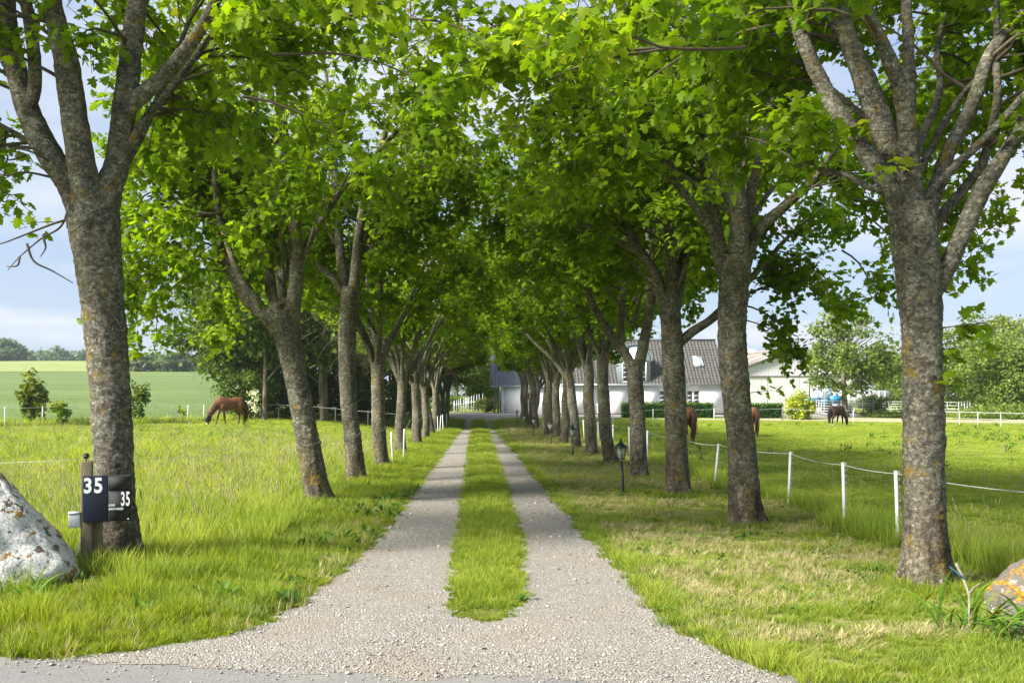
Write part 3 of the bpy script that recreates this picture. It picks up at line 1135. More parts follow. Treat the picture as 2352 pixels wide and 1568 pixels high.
ex = [((-1.7, 7.6, 5.1), (.55, -.35, -.02), 1.4, .60), ((-2.75, 7.5, 5.0), (.1, -.25, .02), .8, .70), 
      ((-1.2, 8.3, 5.0), (.8, -.1, -.15), 1.7, .45), ((-1.9, 9.0, 4.9), (.8, .1, -.1), 1.8, .35), ((-4.9, 10.0, 4.6), (-.8, .4, -.25), 1.6, .55),
      ((-2.3, 9.6, 4.7), (.8, .1, -.2), 1.6, .35), ((-4.6, 9.4, 4.9), (-.8, -.5, -.2), 1.3, .55)]
make_tree('thick lichened maple nearest the road in the left row, behind the black mailbox', T, limbs, 101, 0,
          dict(sec=16, tw=10, lf=14, extra=ex, zmin=3.7, t0=.25, sprouts=[(pix(105, 510, 10), 8, .5)]), LG, 300)

# first maple of the right row
rs = RS(202)
Y = 8.9
T = px_trunk(Y, [(2130, 1352, 124), (2126, 1200, 110), (2122, 1000, 106), (2117, 800, 102), (2110, 660, 116), (2098, 540, 122), (2092, 470, 118)])
limbs = [limb_px(Y, [(2090, 540, 78), (2050, 440, 58), (1985, 345, 52), (1905, 225, 47), (1835, 70, 42), (1810, -40, 36)], .0, 4.0, rs),
         limb_px(Y, [(2096, 540, 90), (2062, 410, 82), (2035, 310, 76), (1985, 180, 62), (1932, 40, 52)], .12, 4.2, rs),
         limb_px(Y, [(2098, 540, 80), (2092, 420, 66), (2085, 300, 54), (2060, 180, 46), (1998, 40, 40)], -.12, 3.8, rs),
         limb_px(Y, [(2080, 330, 44), (2088, 220, 38), (2086, 100, 34), (2082, -20, 30)], .2, 3.6, rs),
         limb_px(Y, [(2110, 560, 66), (2145, 450, 50), (2178, 350, 42), (2232, 245, 40), (2272, 130, 36), (2352, 20, 32)], .10, 3.5, rs),
         limb_px(Y, [(2130, 690, 60), (2175, 615, 58), (2205, 550, 54), (2252, 445, 50), (2300, 365, 44), (2360, 270, 40)], -.10, 3.6, rs),
         limb_px(Y, [(2120, 590, 40), (2160, 500, 34), (2210, 440, 30), (2262, 360, 28), (2290, 230, 24)], .3, 2.6, rs),
         limb_px(Y, [(2060, 440, 26), (2000, 432, 20), (1945, 404, 16), (1890, 392, 11)], .3, .35, rs)]
limbs += more_limbs(rs, T[-1], 5, [PI * .55, PI * .7, 1.2, .7, .2], 4.6, .04, zr=(.2, .7))
ex = [((2.0, 7.3, 4.35), (-.75, -.1, -.16), 1.7, .55), ((1.9, 7.5, 4.5), (-.9, .25, -.2), 1.8, .55), ((1.3, 7.2, 4.35), (-.8, -.05, -.16), 1.4, .62), ((1.5, 8.0, 4.6), (-.9, .1, -.15), 1.8, .48),
      ((2.2, 7.2, 4.75), (-.8, .1, -.1), 1.7, .5), ((2.5, 8.3, 4.9), (-.8, .3, -.1), 1.7, .4), ((1.2, 8.6, 4.9), (-.9, .1, -.1), 1.5, .4),
      ((4.8, 8.2, 4.3), (.7, -.3, -.2), 1.1, .55), ((5.2, 9.2, 4.2), (.7, .3, -.25), 1.3, .5), ((4.6, 7.9, 3.9), (.7, -.3, -.15), .9, .6), ((2.9, 7.6, 4.7), (-.5, -.3, .0), 1.3, .4), ((5.0, 10.2, 4.6), (.5, .5, -.1), 1.5, .35), ((5.4, 10.0, 5.0), (.7, .2, -.1), 1.5, .4), ((4.6, 10.4, 5.2), (.1, .7, -.1), 1.5, .3), ((5.6, 9.4, 5.3), (.8, .1, -.1), 1.4, .4), ((4.2, 10.6, 4.8), (-.2, .7, -.1), 1.4, .3), ((5.9, 10.4, 4.4), (.6, .5, -.2), 1.3, .4)]
make_tree('lichen-spotted maple nearest the road in the right row, beside the orange boulder', T, limbs, 202, 0,
          dict(sec=14, tw=9, lf=14, extra=ex, zmin=3.6, t0=.30,
               sprouts=[(pix(2185, 750, 8.75), 24, .42), (pix(2180, 800, 8.75), 16, .4), (pix(2165, 870, 8.8), 14, .5), (pix(2092, 390, 8.75), 16, .62), (pix(2070, 300, 8.7), 8, .75)]), RG, 300)

# second maple of the left row, leaning away from the drive
rs = RS(303)
Y = 15.9
T = px_trunk(Y, [(737, 1162, 68), (714, 1050, 66), (692, 930, 62), (674, 840, 63), (658, 760, 74), (650, 715, 72)])
limbs = [limb_px(Y, [(662, 790, 60), (618, 730, 48), (570, 685, 45), (522, 600, 40), (482, 500, 33), (440, 410, 26), (405, 320, 20)], .05, 2.2, rs),
         limb_px(Y, [(664, 790, 58), (674, 700, 46), (682, 620, 42), (676, 520, 38), (660, 430, 35), (650, 300, 31), (640, 150, 26)], -.08, 3.0, rs),
         limb_px(Y, [(640, 720, 34), (622, 660, 30), (618, 590, 28), (600, 480, 24), (580, 350, 20)], .3, 2.5, rs),
         limb_px(Y, [(600, 705, 28), (555, 640, 26), (525, 560, 24), (500, 470, 22), (490, 330, 18)], -.25, 2.4, rs),
         limb_px(Y, [(652, 700, 30), (642, 620, 26), (640, 560, 24), (620, 420, 20), (590, 260, 16)], .1, 2.4, rs),
         limb_px(Y, [(690, 590, 22), (730, 520, 20), (790, 430, 18), (860, 360, 14)], -.2, 1.6, rs)]
limbs += more_limbs(rs, T[-1], 4, [-1.5, .0, PI * .6, PI], 4.2, .035, zr=(.3, .9))
ex = [((-5.0, 15.9, 4.6), (-.8, -.2, -.45), 1.8, .5), ((-5.3, 16.2, 4.2), (-.8, .1, -.6), 1.6, .5), ((-4.9, 15.4, 4.0), (-.7, -.3, -.6), 1.5, .5), ((-4.6, 15.6, 3.7), (-.8, -.2, -.35), 1.4, .55),
      ((-5.2, 16.0, 5.2), (-.9, -.1, -.3), 1.6, .55), ((-4.4, 15.2, 4.4), (-.7, -.5, -.3), 1.6, .55), ((-3.9, 15.0, 4.6), (-.3, -.8, -.25), 1.4, .5), ((-4.9, 16.8, 4.4), (-.7, .4, -.4), 1.6, .5)]
make_tree('second maple in the left row, leaning with a long crack down its trunk', T, limbs, 303, 0,
          dict(sec=16, tw=10, lf=14, extra=ex, zmin=3.0, t0=.22), LG, 300)

# second maple of the right row
rs = RS(404)
Y = 13.4
T = px_trunk(Y, [(1712, 1207, 88), (1706, 1050, 80), (1690, 900, 76), (1681, 760, 76), (1686, 650, 82), (1692, 590, 84)])
limbs = [limb_px(Y, [(1686, 690, 58), (1655, 590, 46), (1640, 510, 42), (1626, 420, 38), (1608, 290, 34), (1598, 160, 28)], .08, 3.4, rs),
         limb_px(Y, [(1692, 670, 68), (1697, 540, 56), (1692, 440, 48), (1680, 320, 42), (1668, 180, 34)], -.1, 3.6, rs),
         limb_px(Y, [(1702, 640, 42), (1738, 535, 34), (1795, 480, 30), (1862, 418, 26), (1925, 330, 20)], .05, 2.2, rs),
         limb_px(Y, [(1705, 600, 40), (1718, 480, 32), (1742, 370, 28), (1765, 260, 24), (1800, 120, 20)], .25, 2.8, rs),
         limb_px(Y, [(1655, 560, 26), (1600, 480, 24), (1560, 430, 22), (1500, 370, 18)], -.2, 2.0, rs)]
limbs += more_limbs(rs, T[-1], 4, [PI, -1.4, 1.6, .4], 4.4, .035, zr=(.3, .9))
ex = [((5.6, 13.4, 4.7), (.7, -.2, -.4), 1.6, .5), ((5.4, 13.8, 4.4), (.8, .2, -.35), 1.6, .5), ((5.0, 13.0, 4.4), (.8, -.4, -.35), 1.5, .55), ((5.9, 13.2, 4.8), (.8, -.1, -.4), 1.4, .55),
      ((1.9, 12.6, 4.9), (-.9, -.1, -.1), 1.7, .5), ((2.2, 13.6, 4.9), (-.9, .2, -.15), 1.8, .45), ((5.3, 14.2, 3.9), (.7, .2, -.25), 1.3, .5), ((5.8, 13.6, 4.0), (.8, .0, -.35), 1.2, .5)]
make_tree('second maple in the right row, with a round pale knot scar', T, limbs, 404, 0,
          dict(sec=15, tw=10, lf=14, extra=ex, zmin=3.2, t0=.25, sprouts=[(pix(1738, 900, 13.3), 14, .5)]), RG, 300)

# third of each row, also shaped after the photograph
rs = RS(505)
Y = 20.4
T = px_trunk(Y, [(820, 1110, 52), (812, 1020, 48), (801, 930, 46), (797, 800, 46), (802, 700, 48), (806, 660, 46)])
limbs = [limb_px(Y, [(803, 720, 36), (790, 640, 31), (780, 560, 28), (772, 440, 24), (765, 300, 18)], .1, 2.6, rs),
         limb_px(Y, [(806, 710, 38), (818, 610, 33), (828, 520, 29), (848, 420, 25), (880, 320, 20)], -.1, 2.8, rs),
         limb_px(Y, [(800, 690, 24), (765, 640, 21), (735, 615, 19), (700, 585, 16), (650, 540, 12)], -.1, 1.2, rs),
         limb_px(Y, [(812, 640, 22), (850, 540, 19), (900, 450, 16), (950, 390, 13)], .0, 1.6, rs)]
limbs += more_limbs(rs, T[-1], 6, [PI, 1.5, -1.5, .3, 2.4, -.7], 4.6, .035, tilt=(.12, .6))
make_tree('third maple in the left row, straight with an oval bark scar', T, limbs, 505, 1, dict(sec=17, tw=10, lf=15, zmin=3.0, t0=.22, size=.106,
          extra=[((-4.2, 20.4, 4.4), (-.8, -.3, -.45), 1.7, .5), ((-4.6, 20.8, 4.0), (-.8, .2, -.5), 1.6, .5), ((-4.0, 20, 3.7), (-.6, -.5, -.3), 1.4, .55)]), LG)
rs = RS(606)
Y = 17.5
T = px_trunk(Y, [(1558, 1142, 64), (1552, 1000, 57), (1548, 860, 61), (1541, 740, 58), (1538, 690, 56)])
limbs = [limb_px(Y, [(1548, 800, 30), (1590, 762, 27), (1640, 728, 25), (1700, 665, 21), (1770, 590, 16)], .05, 1.4, rs),
         limb_px(Y, [(1538, 760, 38), (1508, 640, 33), (1455, 550, 29), (1412, 450, 25), (1385, 340, 20)], .05, 2.4, rs),
         limb_px(Y, [(1541, 740, 40), (1541, 590, 33), (1532, 440, 29), (1520, 290, 24)], -.1, 2.8, rs),
         limb_px(Y, [(1545, 740, 36), (1575, 580, 28), (1600, 430, 24), (1640, 280, 20)], .1, 2.8, rs),
         limb_px(Y, [(1530, 690, 24), (1490, 600, 20), (1430, 560, 18), (1350, 520, 14)], -.3, 1.6, rs)]
limbs += more_limbs(rs, T[-1], 6, [PI, 1.5, -1.5, .3, 2.4, -.7], 4.6, .035, tilt=(.12, .6))
make_tree('third maple in the right row, with one thin limb reaching over the paddock', T, limbs, 606, 1, dict(sec=17, tw=10, lf=15, zmin=3.0, t0=.22, size=.106,
          extra=[((5.4, 17.5, 4.4), (.8, -.3, -.35), 1.6, .5), ((5.8, 17.9, 3.9), (.8, .2, -.35), 1.6, .5)]), RG)

# the rest of the rows: grown, the far ones as copies of four of them
ordn = ['fourth', 'fifth', 'sixth', 'seventh', 'eighth', 'ninth', 'tenth', 'eleventh', 'twelfth', 'thirteenth', 'fourteenth', 'fifteenth', 'sixteenth']
left_spots = [(-2.40, 24.4), (-2.42, 31.0), (-2.36, 37.6), (-2.38, 43.6), (-2.35, 49.2), (-2.42, 54.8), (-2.36, 60.4), (-2.38, 66.2), (-2.36, 73.0)]
right_spots = [(3.50, 21.4), (3.60, 26.4), (3.50, 30.2), (3.55, 35.2), (3.45, 39.6), (3.55, 44.2), (3.50, 48.6), (3.60, 53.2), (3.48, 57.6), (3.56, 62.2), (3.50, 66.4), (3.46, 70.6), (3.40, 75.0)]
protos = []


def grown_tree(label, x, y, seed, group, detail, fork=None):
    rs = RS(seed)
    z0 = Hs(x, y)
    side = -1 if x < 0 else 1
    h = 2.3 + .7 * rs.rand()
    r0 = .160 + .03 * rs.rand()
    lean = rs.randn(2) * .05
    T = [np.array([x, y, z0, r0])]
    for q in (.3, .6, .85, 1.0):
        T.append(np.array([x + lean[0] * q * h + rs.randn() * .03, y + lean[1] * q * h + rs.randn() * .03, z0 + q * h, r0 * (1 - .12 * q) * (1.08 if q > .9 else 1)]))
    T = np.array(T)
    limbs = []
    n = 6 + rs.randint(3)
    a0 = rs.rand() * 2 * PI
    for i in range(n):
        az = a0 + 2 * PI * i / n + rs.randn() * .2
        limbs.append(auto_limb(rs, T[-1][:3] + np.array([0, 0, -.35 + .15 * rs.rand()]), az, .16 + .30 * rs.rand(), 5.0 + 1.6 * rs.rand(), r0 * (.30 + .24 * rs.rand()), .60, .09))
    for i in range(2):          # low spreading ones over the drive and over the paddock
        az = (0 if side > 0 else PI) + rs.randn() * .7
        limbs.append(auto_limb(rs, T[-1][:3] + np.array([0, 0, .7 + .4 * i]), az, .55 + .25 * rs.rand(), 3.4 + .6 * rs.rand(), r0 * .25, .4, .1))
    return make_tree(label, T, limbs, seed, detail, dict(sec=17, tw=9, lf=14, zmin=2.9, t0=.2, size=.108 if detail < 2 else .118, clip=lambda P: keep_leaf(np.c_[2 * x - P[:, 0], P[:, 1:]] )), group)


for i, (x, y) in enumerate(left_spots):
    lab = '%s maple from the road in the left row' % ordn[i]
    if i == 0:
        lab = 'fourth maple from the road in the left row, its trunk slightly crooked'
        grown_tree(lab, x, y, 711, LG, 1)
    elif i in (1, 2):
        protos.append(grown_tree(lab, x, y, 720 + i, LG, 2))
    else:
        o = copy_tree(protos[(i + 1) % 2])
        o.location = (x, y, Hs(x, y))
        o.rotation_euler.z = [.4, 2.8, -.6, 3.5, 1.0, 2.3][i % 6]
        o.scale = (1, 1, [1.0, .94, 1.05][i % 3])
        o['label'] = lab
rprotos = []
for i, (x, y) in enumerate(right_spots):
    lab = '%s maple from the road in the right row' % ordn[i]
    if i == 0:
        rs = RS(808)
        Y = y
        T = px_trunk(Y, [(1468, 1103, 46), (1464, 950, 43), (1458, 860, 44), (1456, 825, 50)])
        limbs = [limb_px(Y, [(1462, 870, 34), (1432, 805, 28), (1392, 755, 26), (1350, 670, 22), (1320, 560, 17)], .05, 2.4, rs),
                 limb_px(Y, [(1460, 870, 36), (1480, 780, 30), (1494, 690, 28), (1492, 560, 24), (1478, 420, 19)], -.05, 2.6, rs),
                 limb_px(Y, [(1425, 795, 20), (1430, 690, 18), (1440, 560, 16), (1430, 430, 13)], .2, 2.0, rs)]
        limbs += more_limbs(rs, T[-1] + np.array([0, 0, 1.2, 0]), 3, [1.5, -1.4, PI], 4.4, .04, zr=(-.4, .6))
        make_tree('fourth maple in the right row, dividing in a wide open fork', T, limbs, 808, 1, dict(sec=17, tw=10, lf=15, zmin=3.0, t0=.2, size=.108), RG)
    elif i == 1:
        grown_tree('fifth maple in the right row, standing just behind the nearest garden lamp', x, y, 831, RG, 1)
    elif i in (2, 3):
        rprotos.append(grown_tree(lab, x, y, 860 + i, RG, 2))
    else:
        o = copy_tree(rprotos[i % 2])
        o.location = (x, y, Hs(x, y))
        o.rotation_euler.z = [.5, 2.7, -.5, 3.7, .9, 2.2][i % 6]
        o.scale = (1, 1, [1.0, .95, 1.06][i % 3])
        o['label'] = lab


# ------------------------------------------------------------------ background trees and bushes
def blob_crown(rs, center, radii, nclump, nleaf, size, low=-1.0, tmul=1.0, squash=.75, crad=1.0):
    """leaves gathered in clumps through an uneven crown"""
    C = []
    while len(C) < nclump:
        p = rs.uniform(-1, 1, 3)
        q = np.linalg.norm(p)
        if q < 1 and p[2] > low and (q > .45 or rs.rand() < .35):
            C.append(p)
    C = np.array(C)
    rad = (.20 + .18 * rs.rand(nclump)) * crad
    P, D, Nn, S, T = [], [], [], [], []
    per = max(6, nleaf // nclump)
    for c, r in zip(C, rad):
        d = rs.randn(per, 3)
        d /= np.linalg.norm(d, axis=1)[:, None]
        rr = r * (.55 + .6 * rs.rand(per)) * (1 + .25 * rs.randn(per))
        q = c + d * rr[:, None] * np.array([1.15, 1.15, squash])
        P.append(center + q * radii)
        D.append(d * .6 + rs.randn(per, 3) * .7 + np.array([0, 0, -.25]))
        Nn.append(d * .8 + np.array([0, 0, .7]) + rs.randn(per, 3) * .4)
        S.append(size * (.6 + .8 * rs.rand(per)))
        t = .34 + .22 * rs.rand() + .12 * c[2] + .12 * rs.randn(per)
        T.append(np.clip(t * tmul, 0, 1))
    return [np.concatenate(a) for a in (P, D, Nn, S, T)]


def bg_tree(name, label, cat, loc, height, rad, seed, base=.25, nclump=60, nleaf=7000, size=.24, mat='leaf_bg', group=None,
            trunk_r=.16, trunks=1, low=-.9, tmul=1.0, template=LEAF_QUAD, branches=9, bark='bark_bg', squash=.75, crad=1.0):
    rs = RS(seed)
    root = empty(name, loc, label=label, cat=cat, group=group)
    cz0 = height * base
    cen = np.array([0, 0, (height + cz0) / 2])
    rad3 = np.array([rad, rad, (height - cz0) / 2])
    if trunk_r > 0:
        for k in range(trunks):
            off = rs.randn(2) * .15 * (trunks > 1)
            P = [np.r_[off[0] * (1 + 3 * t * (trunks > 1)) + rs.randn() * .05 * t, off[1] * (1 + 3 * t * (trunks > 1)) + rs.randn() * .05 * t, -.15 + t * height * .85, trunk_r * (1 - .8 * t)] for t in np.linspace(0, 1, 6)]
            Sx = spline(np.array(P), .3)
            g = Geo()
            g.tube(Sx[:, :3], np.maximum(Sx[:, 3], .01) * (1 + .25 * np.exp(-np.maximum(Sx[:, 2], 0) / .3)), 10)
            g.obj('trunk', M[bark], root, True)
        g = Geo()
        for k in range(branches):
            t = .22 + .6 * rs.rand()
            p0 = np.array([0, 0, t * height * .85])
            az = rs.rand() * 2 * PI
            L = auto_limb(rs, p0, az, .6 + .5 * rs.rand(), rad * (.8 + .35 * rs.rand()) * (1.1 - .6 * abs(t - .4)), trunk_r * .42 * (1 - .5 * t), .4, .12, up=.5, steps=6)
            g.tube(L[:, :3], np.maximum(L[:, 3], .008), 5, cap=False)
        g.obj('branches', M[bark], root, True, kind='stuff')
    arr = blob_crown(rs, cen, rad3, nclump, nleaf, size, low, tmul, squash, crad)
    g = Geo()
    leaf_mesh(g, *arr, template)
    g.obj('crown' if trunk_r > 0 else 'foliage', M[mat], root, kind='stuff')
    return root


def again(o, label, loc, rz=0, sc=1.0):
    c = copy_tree(o)
    c.location = loc
    c.rotation_euler.z = rz
    c.scale = (sc,) * 3 if np.isscalar(sc) else sc
    c['label'] = label
    return c


def gp(x, y, dz=0.0):
    return (x, y, Hs(x, y) + dz)


def gpx(u, Y, dz=0.0):
    x = (u - VPX) / FPX * Y
    return gp(x, Y, dz)


GRV = 'trees of the dark grove'
ga = bg_tree('grove_tree', 'broad maple-like tree at the paddock side of the dark grove', 'tree', gpx(560, 62), 9.8, 4.2, 31, .20, 75, 11000, .24, trunk_r=.17, group=GRV, template=LEAF_MID)
gb = bg_tree('grove_tree', 'pale-trunked tree standing free at the front of the grove', 'tree', gpx(608, 58), 10.5, 3.4, 32, .38, 60, 9000, .24, trunk_r=.16, group=GRV, template=LEAF_MID)
gc = bg_tree('grove_tree', 'crooked twin-stemmed tree at the grove edge between the second and third left maples', 'tree', gpx(752, 60), 10, 3.8, 33, .34, 60, 9000, .24, trunk_r=.2, trunks=2, group=GRV, template=LEAF_MID)
again(ga, 'tallest tree at the back of the grove, over the horse', gpx(620, 74), 1.2, 1.12)
again(gb, 'grove tree behind the leaning maple trunk', gpx(690, 68), 2.2, 1.05)
again(gc, 'grove tree filling the gap right of the third left maple', gpx(850, 66), .7, .98)
again(gb, 'slim grove tree seen between the third and fourth left maples', gpx(868, 58), 4.0, .9)
again(ga, 'leafy grove tree behind the fourth left maple', gpx(905, 78), 2.9, 1.0)
again(gc, 'grove tree at the back, behind the crooked twin stems', gpx(780, 78), 1.9, 1.1)
again(gb, 'grove tree by the far end of the left row', gpx(960, 88), .3, 1.05)
bu = bg_tree('shrub', 'dense dark shrub at the paddock corner right of the masked horse', 'shrub', gpx(575, 60), 3.4, 2.0, 41, .0, 36, 5000, .17, trunk_r=0, low=-1, group='shrubs under the grove')
for k, (u, Yv, s, lab) in enumerate([(640, 63, .95, 'dark shrub beneath the pale grove trunk'), (700, 64, 1.0, 'dark shrub behind the base of the leaning maple'), (765, 66, 1.0, 'dark shrub behind the crooked twin stems'),
                                     (830, 64, .9, 'dark shrub left of the fourth left maple'), (890, 70, .9, 'dark shrub right of the fourth left maple'), (950, 80, .9, 'shrub behind the far trunks of the left row')]):
    again(bu, lab, gpx(u, Yv), k * 1.3, (s * 1.2, s, s * (1.15 if k % 2 else .9)))
fl = bg_tree('hawthorn', 'small hawthorn in white flower above the brown horse', 'shrub', gpx(585, 57.4), 1.9, .5, 43, .3, 9, 320, .11, 'flower', trunk_r=.03, branches=4)

# young trees along the left paddock fence
sa = bg_tree('sapling', 'maple sapling with red tips on the left fence line', 'sapling', gpx(80, 50.5), 2.75, .62, 51, .06, 30, 900, .20, 'leaf_copper', trunk_r=.025, template=LEAF_MID, branches=8, low=-1, squash=1.1)
bg_tree('sapling', 'small yellow-green sapling between two white fence posts', 'sapling', gpx(140, 49.5), 1.3, .42, 52, .15, 12, 240, .18, 'leaf_gold', trunk_r=.015, template=LEAF_MID, branches=4)
bg_tree('sapling', 'tall shrub with pale tips partly hidden by the nearest left trunk', 'shrub', gpx(318, 52.5), 2.35, .5, 53, .0, 24, 900, .17, 'leaf_bg', trunk_r=.02, branches=5, low=-1)
bg_tree('sapling', 'tiny yellow sprig on the fence left of the brown horse', 'sapling', gpx(420, 53.5), .95, .2, 54, .5, 5, 60, .14, 'leaf_gold', trunk_r=.01, branches=2)

# right-hand background
yt = bg_tree('yard_tree', 'round open-crowned tree with forked trunk behind the black horse', 'tree', gpx(1944, 79), 9.0, 3.6, 61, .20, 80, 8000, .19, trunk_r=.27, trunks=2, branches=20, tmul=1.35, crad=.62, template=LEAF_MID)
for ch in yt.children:
    if ch.name.startswith('trunk'):
        ch.data.materials[0] = M['bark']
RT = 'trees along the right boundary'
r1 = bg_tree('boundary_tree', 'tall open-topped tree right of the nearest right trunk', 'tree', gpx(2265, 92), 9.6, 4.0, 62, .35, 60, 6000, .24, trunk_r=.2, branches=18, group=RT, tmul=1.3, crad=.65)
r2 = bg_tree('boundary_tree', 'dense rounded green tree at the right edge', 'tree', gpx(2300, 84), 6.6, 3.4, 63, .08, 60, 9000, .24, trunk_r=.1, group=RT, tmul=1.25, low=-1)
again(r2, 'bushy tree just behind the nearest right trunk', gpx(2175, 92), 1.4, (.95, .95, .86))
again(r1, 'tall tree cut by the right edge of the picture', gpx(2375, 96), 2.0, .92)
again(r2, 'green tree in front of the tall tree by the right edge', gpx(2385, 82), 3.0, .92)
again(r2, 'dense tree far behind the metal railings', gpx(2235, 104), .6, 1.1)
again(r2, 'paler tree right of the round yard tree', gpx(2065, 110), 2.4, (.9, .9, .95))
again(r1, 'blue-green tree far off between yard tree and right trunk', gpx(2040, 170), 2.4, .95)
hb = bg_tree('bramble_bank', 'low spreading bramble bank at the right edge behind the white fence', 'shrub', gpx(2330, 76), 1.25, 3.6, 65, -.3, 50, 5200, .17, trunk_r=0, low=-.6, tmul=1.15)
hb.scale = (1.25, .7, 1)
again(bu, 'flowering bush between the trailer and the nearest right trunk', gpx(2010, 84), 1.0, (.75, .6, .55))
hb2 = again(hb, 'grassy bank in front of the metal railings', gpx(2035, 80), 1.0, (.75, .5, .5))

# behind the farmyard
c1 = bg_tree('yard_tree', 'dark forked tree behind the stake fence at the end of the drive', 'tree', gpx(1050, 106), 8.0, 3.4, 71, .34, 48, 6000, .28, trunk_r=.18, branches=8)
c2 = bg_tree('yard_tree', 'light green drooping tree left of the garage', 'tree', gpx(1100, 108), 7.4, 2.7, 72, .05, 52, 6500, .26, trunk_r=.1, tmul=1.4, low=-1)
again(c1, 'tree far behind the dark forked yard tree', gpx(1010, 122), 1.0, 1.0)
again(c2, 'green tree behind the garage corner', gpx(1140, 118), 2.0, 1.05)
again(c1, 'tree behind the middle of the yard hedge', gpx(1075, 130), 3.0, 1.05)
again(c2, 'tree showing over the garage ridge', gpx(1230, 120), .5, 1.15)
again(c1, 'tree rising behind the farmhouse left end', gpx(1330, 112), 2.1, 1.1)
again(bu, 'low bush at the foot of the dark yard tree', gpx(1030, 103), .4, (1.0, .8, .55))
again(bu, 'low green bush against the garage corner', gpx(1118, 96), 1.6, (.5, .5, .45))

# hedgerow and woods across the fields
HG = 'hedgerow bushes beyond the wheat'
h1 = bg_tree('hedgerow_tree', 'rounded hedgerow tree above the wheat, next to the nearest left trunk', 'tree', gpx(330, 262), 4.4, 4.4, 81, .0, 34, 3600, .65, 'leaf_far', trunk_r=0, low=-1, group=HG)
for k, (u, Yv, s, lab) in enumerate([(362, 266, .95, 'second hedgerow bush from the left trunk'), (395, 262, 1.12, 'broad hedgerow bush left of the bare-topped one'), (425, 268, 1.0, 'hedgerow bush with bare dead branches sticking out of its top'),
                                     (452, 262, .92, 'hedgerow bush right of the bare-topped one'), (478, 258, .62, 'small hedgerow bush at the hedge end'), (505, 256, .34, 'low bush trailing after the hedge end'), (530, 256, .36, 'last low bush of the hedge beside the grove')]):
    again(h1, lab, gpx(u, Yv, -.4), k * 1.1, (s * 1.15, s, s))
g = Geo()
rs = RS(90)
for k in range(26):
    az, tl = rs.rand() * 6.3, .1 + .35 * rs.rand()
    L = auto_limb(rs, np.array([rs.randn() * .5, 0, 3.0]), az, tl, 5.6 + rs.rand() * 2, .07, .2, .1, steps=5)
    g.tube(L[:, :3], np.maximum(L[:, 3], .03), 4, cap=False)
bt = g.obj('dead_tree', M['twig'], label='bare dead branches sticking up out of the hedgerow', cat='tree')
bt.location = gpx(428, 264)
# the far woods read as one mass
rs = RS(95)
g = Geo()
for k in range(110):
    a = -.70 + .44 * (k + rs.rand()) / 110
    Yv = 540 + rs.rand() * 60
    x = a * Yv
    z = Hs(x, Yv)
    hh = 8.5 + 2.5 * rs.rand() - 3.5 * ss(-.44, -.30, a)
    arr = blob_crown(rs, np.array([x, Yv, z + hh * .5]), np.array([7.5, 6, hh * .52]), 12, 420, 1.5, -1, .8 + .5 * rs.rand())
    leaf_mesh(g, *arr, LEAF_QUAD)
g.obj('forest', M['leaf_far'], kind='stuff', label='distant woods along the skyline beyond the pale field', cat='woods')
rs = RS(96)
g = Geo()
for k in range(46):
    a = -.30 + .56 * (k + rs.rand()) / 46
    Yv = 800 + rs.rand() * 100
    x = a * Yv
    arr = blob_crown(rs, np.array([x, Yv, Hs(x, Yv) + 5]), np.array([14, 8, 8 + 3 * rs.rand()]), 10, 160, 3.0, -1, .9)
    leaf_mesh(g, *arr, LEAF_QUAD)
g.obj('far_woods', M['leaf_far'], kind='stuff', label='low blue line of woods on the horizon', cat='woods')
big = again(h1, 'big dark round tree at the left end of the far woods', gpx(18, 420), .5, (1.7, 1.7, 2.0))
again(h1, 'small round tree below the big one at the far left', gpx(5, 396), 1.5, (.95, .95, 1.0))

# ------------------------------------------------------------------ hedges and the golden bush
def box_hedge(label, x0, x1, y, depth, h, seed):
    rs = RS(seed)
    z = Hs((x0 + x1) / 2, y)
    root = empty('box_hedge', ((x0 + x1) / 2, y, z), label=label, cat='hedge', group='clipped hedges in front of the farmhouse')
    w = (x1 - x0) / 2
    n = int(5200 * (2 * w) * (h + depth) / 16)
    P, Nn = [], []
    for k in range(n):
        f = rs.rand()
        if f < .55:
            P.append((rs.uniform(-w, w), -depth / 2, rs.uniform(0, h)))
            Nn.append((0, -1, .4))
        elif f < .85:
            P.append((rs.uniform(-w, w), rs.uniform(-depth / 2, depth / 2), h))
            Nn.append((0, -.2, 1))
        else:
            s = rs.choice([-1, 1])
            P.append((s * w, rs.uniform(-depth / 2, depth / 2), rs.uniform(0, h)))
            Nn.append((s, 0, .4))
    P = np.array(P) + rs.randn(n, 3) * .045
    Nn = np.array(Nn) + rs.randn(n, 3) * .45
    D = rs.randn(n, 3) + np.array([0, 0, .5])
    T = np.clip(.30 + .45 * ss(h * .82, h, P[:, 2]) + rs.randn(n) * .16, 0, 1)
    g = Geo()
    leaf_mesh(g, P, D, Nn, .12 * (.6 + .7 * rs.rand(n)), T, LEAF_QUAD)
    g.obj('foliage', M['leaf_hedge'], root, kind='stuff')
    g = Geo()
    g.box((-w + .06, -depth / 2 + .06, 0), (w - .06, depth / 2 - .06, h - .06))
    g.obj('core', M['leaf_hedge'], root)
    return root


HY = 79.5
hx = lambda u, Y: (u - VPX) / FPX * Y
box_hedge('long clipped box hedge under the farmhouse windows', hx(1430, HY), hx(1635, HY), HY, .9, 1.12, 1)
box_hedge('short clipped hedge in front of the big barn', hx(1700, 78), hx(1795, 78), 78, .9, 1.12, 2)
bg_tree('golden_bush', 'round yellow-leaved bush in front of the big barn', 'shrub', gpx(1838, 76), 1.95, 1.0, 45, -.12, 40, 4200, .15, 'leaf_gold', trunk_r=0, low=-1, tmul=1.25, squash=.9)


